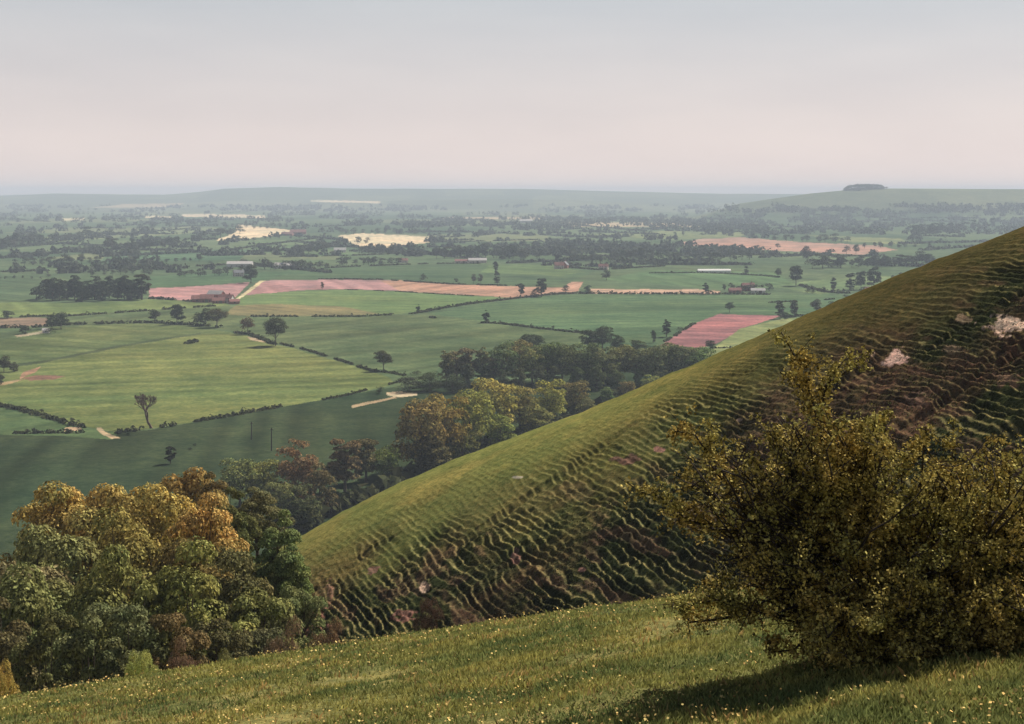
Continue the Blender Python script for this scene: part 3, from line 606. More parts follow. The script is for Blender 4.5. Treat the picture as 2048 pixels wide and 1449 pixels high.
# --- rows and groups of small far trees
BELTS = [
 (355, 553, 485, 551, 10, 19, 'the row left of the white barns'), (190, 551, 300, 549, 8, 15, 'the tree row behind the left wood'), (0, 559, 95, 557, 7, 9, 'the low scrub line at the left edge'),
 (34, 532, 190, 528, 11, 22, 'the dark row left of the green fields'), (526, 540, 650, 539, 10, 20, 'the trees round the white barns'), (304, 528, 400, 522, 7, 14, 'the short row above the barns'),
 (212, 501, 268, 501, 5, 24, 'the left hand far copse'), (275, 500, 355, 496, 7, 25, 'the right hand far copse'), (370, 489, 478, 468, 9, 20, 'the copse left of the cream field'),
 (0, 500, 45, 495, 5, 28, 'the far trees at the left edge'), (55, 487, 175, 478, 9, 20, 'the scattered far trees upper left'), (605, 506, 652, 504, 4, 22, 'the copse between both cream fields'),
 (450, 484, 640, 476, 11, 9, 'the hedge line under the left cream field'), (300, 455, 445, 452, 11, 12, 'the far row above the left cream field'), (450, 458, 610, 456, 13, 12, 'the far row right above the left cream field'),
 (680, 492, 728, 488, 4, 14, 'the copse inside the right cream field'), (725, 508, 830, 505, 9, 16, 'the row below the right cream field'), (680, 469, 865, 467, 13, 12, 'the row above the right cream field'),
 (878, 517, 998, 515, 10, 26, 'the tall row left of the village'), (1003, 518, 1083, 518, 7, 26, 'the tall row behind the bright meadow'), (680, 531, 796, 530, 9, 18, 'the row behind the long pink field'),
 (1145, 525, 1330, 521, 16, 23, 'the long tree belt behind the village house'), (1350, 523, 1500, 521, 12, 19, 'the tree belt behind the glasshouse'), (1628, 537, 1860, 530, 17, 26, 'the belt right of the far pink field'),
 (1615, 587, 1765, 586, 11, 14, 'the hedge trees below the elm group'), (1553, 482, 1700, 486, 10, 17, 'the row above the far pink field'), (1710, 497, 1830, 494, 8, 14, 'the row right above the far pink field'),
 (1826, 475, 1990, 455, 12, 26, 'the far belt meeting the spur edge'), (880, 502, 1120, 494, 12, 13, 'the thin row across the middle vale'), (1180, 478, 1540, 470, 14, 9, 'the thin far row left of the far pink field'),
 (1448, 583, 1536, 583, 7, 15, 'the garden trees round the small farm'),
]
rb = np.random.default_rng(77)
budget = 276-TREECOUNT[0]; rest = []
BELTS.sort(key=lambda b: -b[5]*(1+.0*b[4]))
for X0, Y0, X1, Y1, n, h, where in BELTS:
    solo = n <= budget and h > 13
    if solo: budget -= n
    for i in range(n):
        f = (i+rb.uniform(-.35, .35))/max(n-1, 1); h_ = h*rb.uniform(.6, 1.15)
        k = ['round', 'dense', 'tall', 'dense'][int(rb.integers(4))]
        b = rb.uniform(.032, .05); wsc = rb.uniform(.9, 1.4)
        x, y, z = at(X0+(X1-X0)*f, Y0+(Y1-Y0)*f+rb.uniform(-1.5, 1.5))
        if solo: tree(x, y, z-.3, h_*y/F, k, 3 if h_ < 21 else 2, (b*1.05, b*1.2, b*.85), ORD[i]+' tree in '+where, 'tree', 'small trees in '+where, wsc)
        else: rest.append((x, y, z-.3, h_*y/F, k, wsc))
print('trees', TREECOUNT, 'merged', len(rest))
Vr = []; Qr = []; nr = 0
for x, y, z, h_, k, wsc in rest:
    me = proto(k, 3, int(rb.integers(3)))[0]; V = np.zeros(len(me.vertices)*3, np.float32); me.vertices.foreach_get('co', V); V = V.reshape(-1, 3).copy()
    q = np.zeros(len(me.loops), np.int32); me.loops.foreach_get('vertex_index', q)
    a = rb.uniform(0, 6.28); c_, s_ = math.cos(a), math.sin(a); sc = h_/16
    V = np.stack([(V[:, 0]*c_-V[:, 1]*s_)*sc*wsc+x, (V[:, 0]*s_+V[:, 1]*c_)*sc*wsc+y, V[:, 2]*sc+z], 1)
    Vr.append(V); Qr.append(q.reshape(-1, 4)+nr); nr += len(V)
o = link('hedgerow_trees', mesh_np('hedgerow_trees', np.concatenate(Vr), np.concatenate(Qr), [M_leaf_far])); o.color = (.043, .05, .035, 1)
tag(o, 'countless tiny hedgerow trees lining the far fields of the vale', 'trees', kind='stuff')
# --- far woodland that reads as one mass
mb = MB(); rf = np.random.default_rng(99)
def far_lump(x, y, z, r, h, k=26):
    v = rf.normal(size=(k, 3)); v /= np.linalg.norm(v, axis=1)[:, None]; v[:, 2] = np.abs(v[:, 2])
    P = np.array([x, y, z])+v*np.array([r, r, h]); n_ = v+rf.normal(size=(k, 3))*.4; n_ /= np.linalg.norm(n_, axis=1)[:, None]
    V, Q = leaf_quads(P, n_, r*rf.uniform(.7, 1.1, k), rf, .9); mb.add(V, Q)
OPEN = [P_ for c_, P_ in FIELDS if c_[0] > .25]
def in_open(X, Y):
    return any(bool(inpoly(np.array([X]), np.array([Y-1.0]), P_)[0] or inpoly(np.array([X]), np.array([Y+1.5]), P_)[0]) for P_ in OPEN)
def px_wood(X0, X1, Y0, Y1, n, hm=1.0):
    for i in range(n):
        X = rf.uniform(X0, X1); Y = rf.uniform(Y0, Y1)
        if noise(np.array(X/60), np.array(Y/5), 7) < .42 or in_open(X, Y): continue
        x, y, z = at(X, Y)
        for j in range(3):
            far_lump(x+rf.normal()*14, y+rf.normal()*14, z, rf.uniform(5, 9), rf.uniform(9, 17)*hm, 16)
px_wood(-250, 2300, 412, 424, 900); px_wood(-250, 2300, 424, 446, 800); px_wood(-250, 300, 446, 490, 90); px_wood(700, 1500, 440, 462, 260); px_wood(1400, 2150, 438, 470, 230, 1.0)
px_wood(0, 420, 500, 548, 30, .7)
px_wood(1000, 1560, 486, 512, 120, .7); px_wood(0, 1900, 446, 486, 210, .7); px_wood(100, 1750, 486, 512, 150, .6)
for i in range(90):
    X = rf.uniform(-100, 1850); Y = rf.uniform(428, 535); Lp = rf.uniform(50, 230); sl = rf.uniform(-.10, .10); n = int(Lp/(2.2 if Y < 480 else 3.0))
    for q in range(n):
        if rf.uniform() < .22 or in_open(X+Lp*q/n, Y+sl*Lp*q/n): continue
        x, y, z = at(X+Lp*q/n, Y+sl*Lp*q/n); big = rf.uniform() < .12
        far_lump(x, y+rf.normal()*3, z, rf.uniform(4, 7)*(1 if not big else 1.3), rf.uniform(2, 4.5)*(3 if big else 1), 9)
fw = link('distant_woodland', mb.mesh('distant_woodland', M_leaf_far)); fw.color = (.042, .05, .04, 1)
tag(fw, 'blue hazy woods and hedgerow trees merging across the far vale', 'woodland', kind='stuff')
# --- clump crowning the right hand hill
for i in range(22):
    X = 1690+82*(i/21)+rf.uniform(-.6, .6); e = 1-abs((X-1731)/46)**4
    yy_ = 5600-rf.uniform(0, 60); x = (X-1024)/F*yy_; z = float(valez(np.array(x), np.array(yy_)))
    ztop = -(381.5-13.5*max(e, .3)-rf.uniform(0, 1.2)-HZ)/F*yy_
    tree(x, yy_, z-8, max(ztop-z, 8)+8, 'dense', 3, (.03, .042, .035), ORD[i]+' dark tree in the clump crowning the right hand hill', 'tree', 'trees of the clump on the hilltop', 1.1)

# --- bare tree in the light field
x, y, z = at(303, 857)
bt = empty('bare_tree', (x, y, z)); tag(bt, 'bare leafless tree with forking limbs on the hedge of the light field', 'tree')
hb = 78*y/F
m_ = bare_tree_mesh('branches', 8, 16, .55, simple('pale_bark', (.13, .085, .065), .95, 2.0), 6, .62, 6)
zt = max(v.co.z for v in m_.vertices); tk = link('trunk', m_, bt); tk.scale = (hb/zt*1.25, hb/zt*1.25, hb/zt)

# ------------------------------------------------------------------ hedges
def hedge(name, pts, hh, ww, col, label, gap=.15, seed=0, cat='hedge', dens=1.0, shrub=.15):
    rng = np.random.default_rng(seed+300); W_ = [np.array(at(*p)) for p in pts]
    mb = MB(); P = []; Nn = []; Sz = []
    for a, b in zip(W_[:-1], W_[1:]):
        L = np.linalg.norm((b-a)[:2]); n = max(3, int(L/(ww*.55)*dens)); n = min(n, 500)
        for t_ in (np.arange(n)+rng.uniform(0, 1, n))/n:
            p = a+(b-a)*t_; s = noise(np.array(p[0]/14.), np.array(p[1]/14.), seed)
            if s < gap: continue
            p = p+np.append(rng.normal(size=2)*ww*.22, 0); p[2] = valez(np.array(p[0]), np.array(p[1]))
            hl = hh*rng.uniform(.55, 1.15)*(1+(rng.uniform() < shrub)*rng.uniform(.3, 1.0)); k = 9
            v = rng.normal(size=(k, 3)); v /= np.linalg.norm(v, axis=1)[:, None]; v[:, 2] = np.abs(v[:, 2])
            P.append(p+v*np.array([ww*.55, ww*.55, hl])); Nn.append(v+rng.normal(size=(k, 3))*.4); Sz.append(np.full(k, max(ww, hh)*.75))
    P = np.concatenate(P); Nn = np.concatenate(Nn); Nn /= np.linalg.norm(Nn, axis=1)[:, None]
    V, Q = leaf_quads(P, Nn, np.concatenate(Sz)*rng.uniform(.6, 1.2, len(P)), rng, .8)
    o = link('hedge', mesh_np('hedge', V, Q, [M_leaf_far])); o.color = (*col, 1)
    return tag(o, label, cat)
HC = (.04, .045, .026)
for i, (pts, hh, ww, gap, lab) in enumerate([
 ([(228, 868), (300, 858), (350, 852)], 1.7, 2.2, .1, 'dark hedge at the foot of the bare tree'),
 ([(350, 851), (420, 840), (500, 826), (600, 808), (640, 802)], 1.5, 2.0, .42, 'broken line of bushes between light and dark fields'),
 ([(640, 802), (700, 790), (760, 774), (800, 764)], .9, 1.5, .3, 'thin low hedge running up to the wood'),
 ([(-30, 808), (30, 818), (80, 832), (130, 846), (165, 856)], 1.6, 2.6, .05, 'upper hedge curving down the bank at the left'),
 ([(-30, 868), (40, 868), (100, 867), (165, 866)], 1.6, 2.4, .2, 'lower hedge at the foot of the left bank'),
 ([(-30, 640), (60, 634), (140, 633), (300, 622), (430, 613)], 1.6, 2.5, .3, 'thin hedge under the pale green strip'),
 ([(-30, 657), (60, 656), (150, 650), (300, 646), (400, 652), (440, 656)], 2.0, 3.0, .18, 'thick hedge along the crest with the row of trees'),
 ([(470, 666), (500, 670), (550, 690)], 1.6, 3.0, .1, 'dark hedge from the rusty tree to the spreading tree'),
 ([(560, 688), (620, 703), (700, 728), (740, 742), (790, 748), (810, 752)], 1.1, 2.0, .35, 'broken hedge descending to the lone oak'),
 ([(500, 634), (600, 634), (720, 634), (836, 628)], 1.4, 2.5, .25, 'hedge below the tan corner of the light field'),
 ([(836, 627), (900, 615), (960, 606), (1040, 597), (1100, 590)], 1.8, 3.0, .12, 'hedge rising right to the columnar tree'),
 ([(860, 636), (930, 645), (1000, 648), (1080, 658), (1175, 668)], 1.5, 2.6, .3, 'hedge below the dark pointed tree'),
 ([(1100, 590), (1150, 588), (1250, 589), (1350, 589), (1450, 589), (1540, 590)], 2.0, 3.2, .12, 'long straight hedge in front of the pale pink strip'),
 ([(298, 598), (350, 601)], 2.2, 4, .0, 'clipped dark hedge at the lower corner of the left pink field'),
 ([(366, 603), (390, 604)], 1.8, 3, .0, 'short hedge joining the farm on its left'),
 ([(640, 559), (760, 560), (900, 569), (1050, 573)], 1.2, 3, .3, 'faint hedge above the long pink field'),
 ([(690, 580), (800, 584), (900, 590), (1030, 597)], .7, 2, .45, 'faint low hedge below the long pink field'),
 ([(1330, 684), (1400, 641), (1440, 629), (1560, 633)], .9, 2, .5, 'sparse hedge round the top of the rose field'),
 ([(1560, 636), (1640, 630), (1720, 620)], 1.8, 3, .05, 'dark hedge from the rose field to the spur edge'),
 ([(1425, 697), (1500, 696), (1560, 694)], .8, 1.6, .1, 'thin straight hedge below the pale green slope'),
 ([(1600, 572), (1650, 585), (1700, 588)], 2.2, 4, .1, 'hedge from the elm down to the elm group'),
 ([(1300, 547), (1400, 546), (1490, 550), (1560, 555)], 1.3, 3, .25, 'hedge beside the long glasshouse'),
 ([(1130, 535), (1200, 541), (1260, 537), (1330, 533)], 1.8, 5, .2, 'hedge from the house below the long belt'),
 ([(650, 537), (760, 532), (860, 528), (960, 528)], 1.5, 4, .3, 'hedge below the long low barn'),
 ([(560, 515), (700, 512), (830, 507)], 1.6, 5, .25, 'far hedge crossing below the cream fields'),
 ([(860, 486), (1000, 482), (1180, 478)], 1.6, 6, .3, 'far hedge right of the cream fields'),
 ([(400, 511), (520, 492), (640, 477)], 2.0, 6, .1, 'slanting far hedge under the left cream field'),
 ([(1180, 514), (1340, 509), (1600, 512), (1760, 514)], 2.0, 6, .2, 'far hedge below the far pink field'),
 ([(0, 545), (180, 540), (360, 535), (460, 530)], 1.6, 5, .3, 'far hedge behind the left wood'),
 ([(90, 487), (230, 470), (400, 455)], 2.0, 6, .2, 'slanting far hedge on the upper left'),
 ([(560, 1075), (640, 1040), (760, 985), (815, 955), (900, 925), (1000, 890)], 4.5, 6, .05, 'tall dark hedge hugging the left part of the spur crest'),
 ([(1000, 888), (1100, 855), (1200, 820), (1260, 795)], 4.5, 6, .05, 'tall dark hedge hugging the middle part of the spur crest'),
 ([(375, 689), (385, 684), (398, 684)], 1.6, 4, .0, 'small dark thicket on the field track'),
 ([(1540, 606), (1640, 601), (1700, 597)], 1.0, 3, .4, 'faint hedge right of the small farm')]):
    hedge('hedge', pts, hh, ww, HC, lab, gap, i)

# ------------------------------------------------------------------ buildings
M_brick = simple('red_brick', (.30, .13, .10), .9, .6, .25); M_white = simple('white_wall', (.56, .52, .48), .9, .4, .08); M_pale = simple('pale_render', (.52, .42, .36), .9, .4, .15)
M_tile = simple('clay_tile', (.26, .12, .10), .9, .5, .25); M_slate = simple('slate', (.16, .16, .17), .7, .5, .2); M_sheet = simple('pale_sheet_roof', (.48, .45, .42), .6, .3, .12)
M_glass = simple('dark_glass', (.03, .035, .04), .15); M_door = simple('painted_door', (.16, .12, .09), .7)
def building(X, Y, L, Wd, hw, hr, rz, mw, mr, label, cat, name, nwin=3, chim=False, dep=0):
    x, y, z = at(X, Y); r = empty(name, (x, y, z-.15), rz); tag(r, label, cat)
    b = MB(); b.box(-L/2, L/2, -Wd/2, Wd/2, -.4, hw)
    b.add([(-L/2, -Wd/2, hw), (-L/2, Wd/2, hw), (-L/2, 0, hw+hr), (L/2, -Wd/2, hw), (L/2, Wd/2, hw), (L/2, 0, hw+hr)], T=[(0, 1, 2), (3, 5, 4)])
    link('wall', b.mesh('wall', mw), r)
    e = .5; th = .18; b = MB(); k = hr/(Wd/2)
    for s in (-1, 1):
        a0 = (s*(Wd/2+e), hw-k*e); a1 = (0, hw+hr)
        V = []
        for xx in (-L/2-e, L/2+e):
            V += [(xx, a0[0], a0[1]+.03), (xx, a1[0], a1[1]+.03), (xx, a1[0], a1[1]+th+.03), (xx, a0[0], a0[1]+th+.03)]
        b.add(V, [(0, 1, 2, 3), (4, 7, 6, 5), (0, 4, 5, 1), (1, 5, 6, 2), (2, 6, 7, 3), (3, 7, 4, 0)])
    rf_ = link('roof', b.mesh('roof', mr), r)
    if chim:
        b = MB(); b.box(L*.28-.45, L*.28+.45, -.45, .45, hw+hr-.8, hw+hr+1.3); b.box(L*.28-.2, L*.28+.2, -.2, .2, hw+hr+1.3, hw+hr+1.7); link('chimney', b.mesh('chimney', M_brick), rf_)
    for i in range(nwin):
        xx = -L/2+L*(i+1)/(nwin+1)
        if i == nwin//2 and nwin > 1:
            b = MB(); dw = .5 if chim else 1.6; b.box(xx-dw, xx+dw, -Wd/2-.06, -Wd/2+.02, 0, min(2.1 if chim else 3, hw-.4)); link('door', b.mesh('door', M_door), r); continue
        b = MB(); b.box(xx-.55, xx+.55, -Wd/2-.05, -Wd/2+.02, 1.0, min(2.1, hw-.3)); link('window', b.mesh('window', M_glass), r)
        if hw > 4.5:
            b = MB(); b.box(xx-.55, xx+.55, -Wd/2-.05, -Wd/2+.02, 3.4, 4.5); link('window', b.mesh('window', M_glass), r)
    return r
for a_ in [
 (398, 604, 13, 7, 3.2, 3.0, .3, M_brick, M_tile, 'red brick farm shed at the left of the farmyard by the pink field', 'barn', 'barn', 2),
 (414, 605, 12, 8, 4.0, 3.4, .1, M_brick, M_tile, 'red roofed brick barn in the middle of the farmyard', 'barn', 'barn', 3),
 (432, 597, 15, 8, 4.5, 3.0, -.35, M_brick, M_sheet, 'pale roofed farm building behind the red barn', 'barn', 'barn', 3),
 (437, 607, 11, 6, 3.0, 2.4, .2, M_brick, M_tile, 'low brick outhouse in front of the pale roofed farm building', 'outhouse', 'outhouse', 2),
 (452, 606, 13, 7, 4.8, 3.0, -.2, M_white, M_tile, 'white farmhouse at the bend of the farm track', 'house', 'house', 4, True),
 (468, 608, 9, 5, 2.6, 1.8, .5, M_brick, M_tile, 'small red shed beside the farm track', 'shed', 'shed', 1),
 (480, 534, 34, 14, 4.5, 3.0, .05, M_white, M_sheet, 'left one of two long white barns among the village trees', 'barn', 'barn', 4),
 (571, 537, 28, 12, 4.5, 3.0, -.1, M_white, M_sheet, 'right one of two long white barns among the village trees', 'barn', 'barn', 4),
 (477, 553, 12, 8, 4.8, 3.0, .4, M_pale, M_slate, 'slate roofed house left of the large round tree', 'house', 'house', 4, True),
 (806, 526, 14, 8, 4.0, 2.6, .1, M_pale, M_tile, 'small pinkish house right of the white barns', 'house', 'house', 3, True),
 (928, 526, 26, 9, 3.0, 2.4, 0, M_pale, M_tile, 'left section of the long low barn across the fields', 'barn', 'barn', 3),
 (955, 526, 26, 10, 4.0, 3.0, .06, M_pale, M_sheet, 'taller right section of the long low barn', 'barn', 'barn', 3),
 (1118, 538, 12, 8, 5.0, 4.0, .2, M_pale, M_tile, 'pink gabled house at the edge of the bright meadow', 'house', 'house', 4, True),
 (1130, 537, 10, 8, 5.0, 4.2, 1.3, M_brick, M_slate, 'dark roofed house wing right of the pink gabled house', 'house', 'house', 2, True),
 (1207, 540, 12, 8, 4.8, 3.0, -.2, M_pale, M_tile, 'pale cottage at the end of the hedge below the long belt', 'cottage', 'cottage', 4, True),
 (1496, 582, 13, 8, 4.8, 3.6, .2, M_brick, M_tile, 'brick farmhouse among garden trees', 'house', 'house', 4, True),
 (1516, 586, 14, 6, 2.8, 2.0, -.1, M_white, M_sheet, 'white shed right of the brick farmhouse', 'shed', 'shed', 2),
 (1470, 586, 12, 6, 3.0, 2.2, .1, M_brick, M_tile, 'low red shed left of the brick farmhouse', 'shed', 'shed', 2),
 (1738, 587, 10, 7, 4.0, 2.6, 0, M_white, M_tile, 'small white cottage under the elm group', 'cottage', 'cottage', 3, True),
 (596, 469, 40, 18, 6, 6, .1, M_brick, M_tile, 'big red roofed barn at the right tip of the left cream field', 'barn', 'barn', 3),
 (575, 472, 28, 14, 5, 4, -.2, M_brick, M_tile, 'smaller red roofed barn left of the big red one', 'barn', 'barn', 2),
 (92, 666, 4.5, 3.5, 2.2, 1.2, .2, M_white, M_sheet, 'little pale shed under the dark pair of trees', 'shed', 'shed', 1),
 (1052, 446, 44, 20, 7, 5, 0, M_white, M_sheet, 'tiny white barn far off in the blue woods', 'barn', 'barn', 3),
 (680, 505, 20, 9, 4.5, 3.5, .1, M_white, M_sheet, 'pale building among trees below the right cream field', 'barn', 'barn', 3),
]: building(*a_)
# long glasshouse: frame ribs and whitened panes
x, y, z = at(1428, 545); Lg = 66*y/F
r = empty('glasshouse', (x, y, z), .02); tag(r, 'long low white glasshouse alone in the green fields', 'greenhouse')
b = MB(); 
for i in range(2):
    yy_ = -4+i*8
    for q in range(25):
        xx = -Lg/2+Lg*q/24; b.box(xx-.08, xx+.08, yy_-.08, yy_+.08, 0, 2.4)
link('frame', b.mesh('frame', M_white), r)
b = MB(); b.add([(-Lg/2, -4.1, 0), (Lg/2, -4.1, 0), (Lg/2, -4.1, 2.4), (-Lg/2, -4.1, 2.4), (-Lg/2, 0, 4.2), (Lg/2, 0, 4.2), (-Lg/2, 4.1, 2.4), (Lg/2, 4.1, 2.4), (-Lg/2, 4.1, 0), (Lg/2, 4.1, 0)],
    [(0, 1, 2, 3), (3, 2, 5, 4), (4, 5, 7, 6), (6, 7, 9, 8)], [(3, 4, 6), (2, 7, 5)]); link('glazing', b.mesh('glazing', simple('whitened_glass', (.78, .76, .70), .4, .5, .08)), r)
# utility poles
def pole(X, Y, hpx, label):
    x, y, z = at(X, Y); h = hpx*y/F; r = empty('utility_pole', (x, y, z)); tag(r, label, 'pole', None)
    b = MB(); b.tube([(0, 0, -.5), (0, 0, h*.5), (0, 0, h)], [.26, .22, .16], 8); link('post', b.mesh('post', M_barkdark, True), r)
    b = MB(); b.box(-.8, .8, -.07, .07, h-.75, h-.6); link('crossarm', b.mesh('crossarm', M_barkdark), r)
    for s in (-.6, 0, .6):
        b = MB(); b.tube([(s, 0, h-.6), (s, 0, h-.38)], [.07, .05], 6); link('insulator', b.mesh('insulator', M_pale), r)
pole(543, 902, 46, 'dark utility pole standing in the dark green field'); pole(503, 880, 36, 'faint thinner utility pole left of the dark one')

# ------------------------------------------------------------------ the hawthorn in the right foreground
rh = np.random.default_rng(42); BT = 11.4
def bp(X, Y, dy=0.0):
    t = BT+dy; return np.array([(X-1024)/F*t, t, -(Y-HZ)/F*t])
bx0, by0, bz0 = at_t(1830, BT)
haw = empty('hawthorn_bush', (0, 0, 0)); tag(haw, 'wide dark hawthorn bush with yellowish leaf sprays and long upright shoots, right foreground', 'bush')
haw.location = (bx0, by0, bz0); OFF = np.array([bx0, by0, bz0])
ELL = [(1470, 985, 110, 85), (1640, 920, 105, 75), (1560, 1040, 150, 120), (1730, 1075, 225, 205), (1900, 1140, 210, 180), (2090, 1110, 210, 180), (1960, 1010, 140, 110), (1600, 1100, 150, 130), (1800, 965, 150, 110), (1640, 960, 130, 110), (1520, 1060, 110, 90), (1980, 1020, 150, 110), (1700, 1180, 200, 90), (1900, 1200, 220, 100), (2150, 1150, 200, 190)]
bases = [bp(1760, 1300), bp(1830, 1305, .3), bp(1900, 1310), bp(1700, 1290, .4), bp(1980, 1310, .2), bp(2060, 1315, .3)]
for b_ in bases: b_[2] = float(near_z(b_[0], b_[1]))-.05
wood = MB(); LP = []; LN = []; LS = []
def sprays(p0, p1, n, spread, size, dens=5):
    """leaf rosettes on short spurs along a twig"""
    for t_ in rh.uniform(0, 1, n):
        c = p0+(p1-p0)*t_+rh.normal(size=3)*spread
        k = int(rh.integers(dens-2, dens+3))
        LP.append(c+rh.normal(size=(k, 3))*.016); nn = rh.normal(size=(k, 3))+np.array([0, -.2, .7]); LN.append(nn/np.linalg.norm(nn, axis=1)[:, None]); LS.append(size*rh.uniform(.6, 1.25, k))
def limb(a, b_, r0, r1, n=7, wob=.05, sag=0.15):
    d = b_-a; L = np.linalg.norm(d); pts = []
    o = rh.normal(size=3)*wob*L
    for i in range(n+1):
        t_ = i/n; pts.append(a+d*t_+o*math.sin(math.pi*t_)+np.array([0, 0, sag*L*math.sin(math.pi*t_)*.5])+rh.normal(size=3)*.012*L*(0 < i < n))
    wood.tube(pts, np.linspace(r0, r1, n+1), 5); return pts
for i in range(600):
    e = ELL[int(rh.integers(len(ELL)))]; a1 = rh.uniform(0, 2*math.pi); rr = rh.uniform(.35, 1.0)**.6
    d_ = rh.uniform(-1, 1)
    X = e[0]+e[2]*math.cos(a1)*rr; Y = e[1]-e[3]*math.sin(a1)*rr; rad = e[2]/F*BT
    tip = bp(X, Y, -.35+d_*rad*1.25*math.sqrt(max(0, 1-rr*rr*.6)))
    if i > 490: tip = bp(rh.uniform(1640, 2150), rh.uniform(1180, 1330), rh.uniform(-1.5, -.5))
    tip[2] = max(tip[2], float(near_z(tip[0], tip[1]))+.12)
    base = bases[int(np.argmin([abs(b_[0]-tip[0])+rh.uniform(0, .7) for b_ in bases]))]
    pts = limb(base, tip, .022 if i > 30 else .05, .005)
    nsp = int(rh.choice([4, 12, 18, 26] if X > 1620 or i > 490 else [2, 6, 11]))
    for j in range(9):
        s = pts[int(rh.integers(3, len(pts)))]; u = rh.normal(size=3); u[2] += .4; u /= np.linalg.norm(u)
        t2 = s+u*rh.uniform(.12, .38)
        wood.tube([s, (s+t2)/2+rh.normal(size=3)*.012, t2], [.005, .004, .002], 3)
        sprays(s, t2, nsp, .024, .029)
shoots = [([(1700, 1010), (1650, 900), (1625, 800), (1600, 730), (1562, 664)], 150), ([(1690, 960), (1640, 840), (1650, 780), (1680, 730)], 70), ([(1625, 800), (1590, 765), (1560, 745)], 30), ([(1640, 780), (1690, 745), (1725, 715)], 30),
          ([(1560, 1080), (1480, 990), (1430, 930), (1390, 870), (1350, 862)], 130), ([(1450, 950), (1415, 900), (1420, 860)], 40), ([(1560, 1110), (1450, 1060), (1380, 1030), (1310, 990), (1282, 985)], 110), ([(1440, 1060), (1370, 1040), (1340, 1000)], 60),
          ([(1700, 1000), (1720, 900), (1760, 850), (1772, 820)], 60), ([(1760, 1000), (1840, 900), (1850, 860)], 60), ([(1640, 1000), (1560, 900), (1545, 860)], 50), ([(1880, 1010), (1960, 930), (2000, 880)], 20),
          ([(1720, 1240), (1600, 1235), (1500, 1225), (1440, 1200), (1370, 1210), (1345, 1200)], 120), ([(1500, 1228), (1430, 1240), (1380, 1245), (1370, 1225)], 60), ([(1460, 1230), (1440, 1180), (1455, 1150)], 40), ([(1700, 1270), (1620, 1265), (1590, 1300), (1545, 1305), (1540, 1280)], 70), ([(1560, 1235), (1470, 1215), (1410, 1190)], 50)]
for P_, n in shoots:
    W_ = [bp(X, Y, rh.uniform(-.15, .15)-.1) for X, Y in P_]
    for b_ in W_: b_[2] = max(b_[2], float(near_z(b_[0], b_[1]))+.06)
    wood.tube(W_, np.linspace(.016, .004, len(W_)), 5)
    for a, b_ in zip(W_[:-1], W_[1:]):
        for q in range(max(3, n//(6*(len(W_)-1))+2)):
            s = a+(b_-a)*rh.uniform(0, 1); u = rh.normal(size=3); u[2] += .3; u /= np.linalg.norm(u); t2 = s+u*rh.uniform(.06, .26)
            wood.tube([s, (s+t2)/2, t2], [.004, .003, .002], 3); sprays(s, t2, 9, .02, .030)
        sprays(a, b_, n//(2*(len(W_)-1)), .03, .031)
wm = wood.mesh('branches', M_barkdark, True)
P = np.concatenate(LP); Nn = np.concatenate(LN); V, Q = leaf_quads(P, Nn, np.concatenate(LS), rh, .7)
print('haw leaves', len(Q))
lm = mesh_np('foliage', V-OFF, Q, [M_bush]); o = link('foliage', lm, haw); o.color = (.30, .25, .095, 1)
vv = np.zeros(len(wm.vertices)*3, np.float32); wm.vertices.foreach_get('co', vv); wm.vertices.foreach_set('co', (vv.reshape(-1, 3)-OFF).ravel()); wm.update()
link('branches', wm, haw)

# ------------------------------------------------------------------ meadow grass and flowers in the foreground
rg = np.random.default_rng(7)
def grass(name, n, y0, y1, hmin, hmax, wbase, col, blades, seed, label, cat):
    # even cover per visible area: denser near
    u = rg.uniform(0, 1, n); y = y0*(y1/y0)**(u**.9); a = rg.uniform(-.42, .42, n); x = a*y*1.05
    dn = fbm(x/2.2, y/2.2, seed, 3); keep = dn+rg.uniform(-.2, .2, n) > .38; x = x[keep]; y = y[keep]
    z = near_z(x, y)+(fbm(x/.8, y/.8, 63, 4)-.5)*.17+(fbm(x/5, y/5, 67, 2)-.5)*.3*sst(6, 16, y)-.02
    big = .6+.9*fbm(x/1.1, y/1.1, seed+5, 3)
    Vs = []
    for b in range(blades):
        m = len(x); th = rg.uniform(0, 2*math.pi, m); ln = rg.uniform(.1, .7, m); h = rg.uniform(hmin, hmax, m)*big; ws = wbase*np.maximum(1, y/12)*rg.uniform(.6, 1.3, m)
        ox = x+rg.normal(size=m)*.035*np.maximum(1, y/14); oy = y+rg.normal(size=m)*.035*np.maximum(1, y/14)
        ph_ = rg.uniform(0, math.pi, m); wx = np.cos(ph_)*ws; wy = np.sin(ph_)*ws
        tx = ox+np.cos(th)*ln*h; ty = oy+np.sin(th)*ln*h
        mx_ = ox+np.cos(th)*ln*h*.3; my_ = oy+np.sin(th)*ln*h*.3
        Vs.append(np.stack([np.stack([ox-wx, oy-wy, z], -1), np.stack([ox+wx, oy+wy, z], -1), np.stack([mx_+wx*.8, my_+wy*.8, z+h*.6], -1), np.stack([tx, ty, z+h], -1)], 1))
    V = np.concatenate(Vs).reshape(-1, 3); Q = np.arange(len(V)).reshape(-1, 4)
    o = link(name, mesh_np(name, V, Q, [M_grass])); o.color = (*col, 1); return tag(o, label, cat, kind='stuff')
grass('meadow_grass', 170000, 7.5, 44, .025, .075, .007, (.30, .305, .125), 4, 101, 'rough green meadow grass on the foreground shoulder', 'grass')
grass('dry_grass', 12000, 7.5, 44, .03, .09, .006, (.40, .29, .15), 3, 131, 'straw coloured dry grass stems among the meadow grass', 'grass')
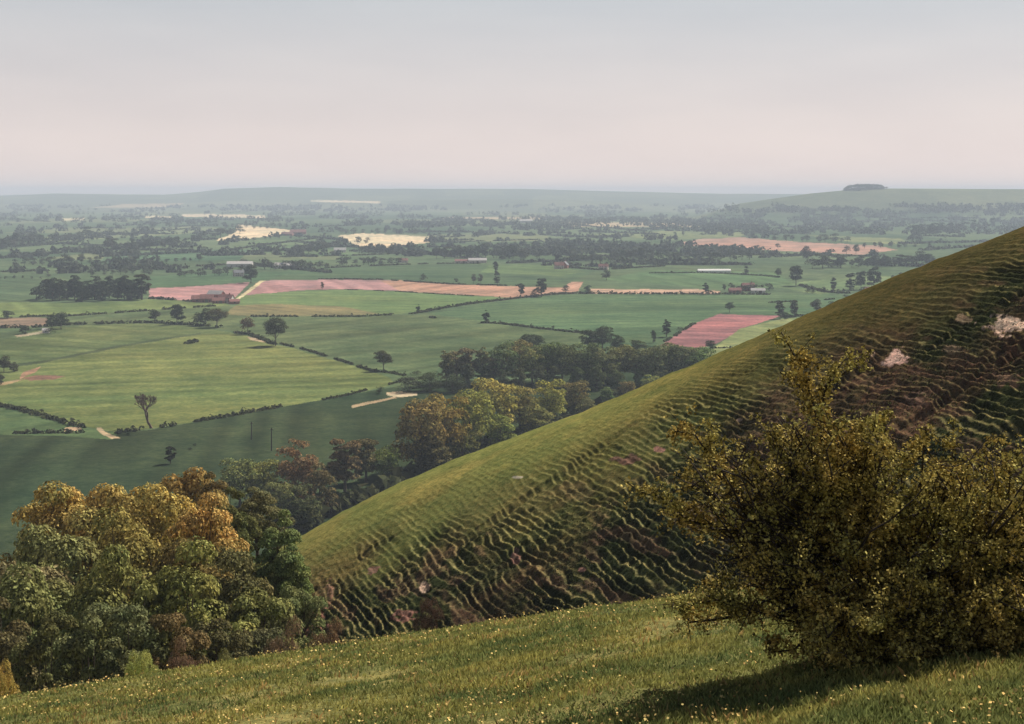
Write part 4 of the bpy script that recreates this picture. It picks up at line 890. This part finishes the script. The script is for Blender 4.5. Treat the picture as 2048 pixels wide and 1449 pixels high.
# rough tussocks along the terrace risers of the spur
n = 330000; a = rg.uniform(-.2, .345, n); y = rg.uniform(66, 128, n); x = a*(y+25)
fz = facez(x, y); yq, _ = y1_of(x, y); ok = (fz > fgh(x, y)-.3) & (y < yq+3) & (fbm(x/3, y/3, 151, 3)+rg.uniform(-.15, .15, n) > .42)
ri = np.searchsorted(ra, y)-1; ci = np.searchsorted(cb, a)-1
ri = np.clip(ri, 0, len(ra)-1); ci = np.clip(ci, 0, len(cb)-1); z = Zh[ri, ci]; ok &= (W[ri, ci] > .75) & ((FRm[ri, ci] > .45) & (FRm[ri, ci] < .93) | (rg.uniform(0, 1, n) < .12))
x = x[ok]; y = y[ok]; z = z[ok]; nn = rg.normal(size=(len(x), 3))*.6+np.array([-.3, -.5, .6]); nn /= np.linalg.norm(nn, axis=1)[:, None]
V, Q = leaf_quads(np.stack([x, y, z+.02], -1), nn, .14*rg.uniform(.4, 1.3, len(x)), rg, .6)
o = link('rough_tussocks', mesh_np('rough_tussocks', V, Q, [M_bush])); o.color = (.055, .062, .028, 1); tag(o, 'dark rough grass tussocks covering the terraced face of the spur', 'grass', kind='stuff')
# flower heads
n = 15000; y = 7.5*(44/7.5)**rg.uniform(0, 1, n); x = rg.uniform(-.42, .42, n)*y*1.05
kp = fbm(x/1.6, y/1.6, 140, 3)+rg.uniform(-.15, .15, n) > .53; x = x[kp]; y = y[kp]
z = near_z(x, y)+(fbm(x/.8, y/.8, 63, 4)-.5)*.17+(fbm(x/5, y/5, 67, 2)-.5)*.3*sst(6, 16, y)+rg.uniform(.05, .16, len(x))
nn = rg.normal(size=(len(x), 3))*.5+np.array([0, -.5, 1]); nn /= np.linalg.norm(nn, axis=1)[:, None]
V, Q = leaf_quads(np.stack([x, y, z], -1), nn, .020*np.maximum(1, y/14)*rg.uniform(.6, 1.3, len(x)), rg, 1)
o = link('wildflowers', mesh_np('wildflowers', V, Q, [M_bush])); o.color = (.46, .34, .15, 1); tag(o, 'tiny yellow and orange wildflower heads dotted over the foreground meadow', 'flowers', kind='stuff')

# ------------------------------------------------------------------ air
m, t, out = mat('air'); pv = N_(t, 'ShaderNodeVolumePrincipled')
pv.inputs['Color'].default_value = (.74, .86, 1.0, 1); pv.inputs['Density'].default_value = HAZE_DENSITY; pv.inputs['Anisotropy'].default_value = 0.0
t.links.new(pv.outputs[0], out.inputs['Volume'])
b = MB(); b.box(-9600, 9600, -60, 14700, -112, 60)
hz = link('haze', b.mesh('haze', m)); tag(hz, 'pale blue summer haze lying over the whole vale', 'haze', kind='stuff')
hz.display_type = 'WIRE'
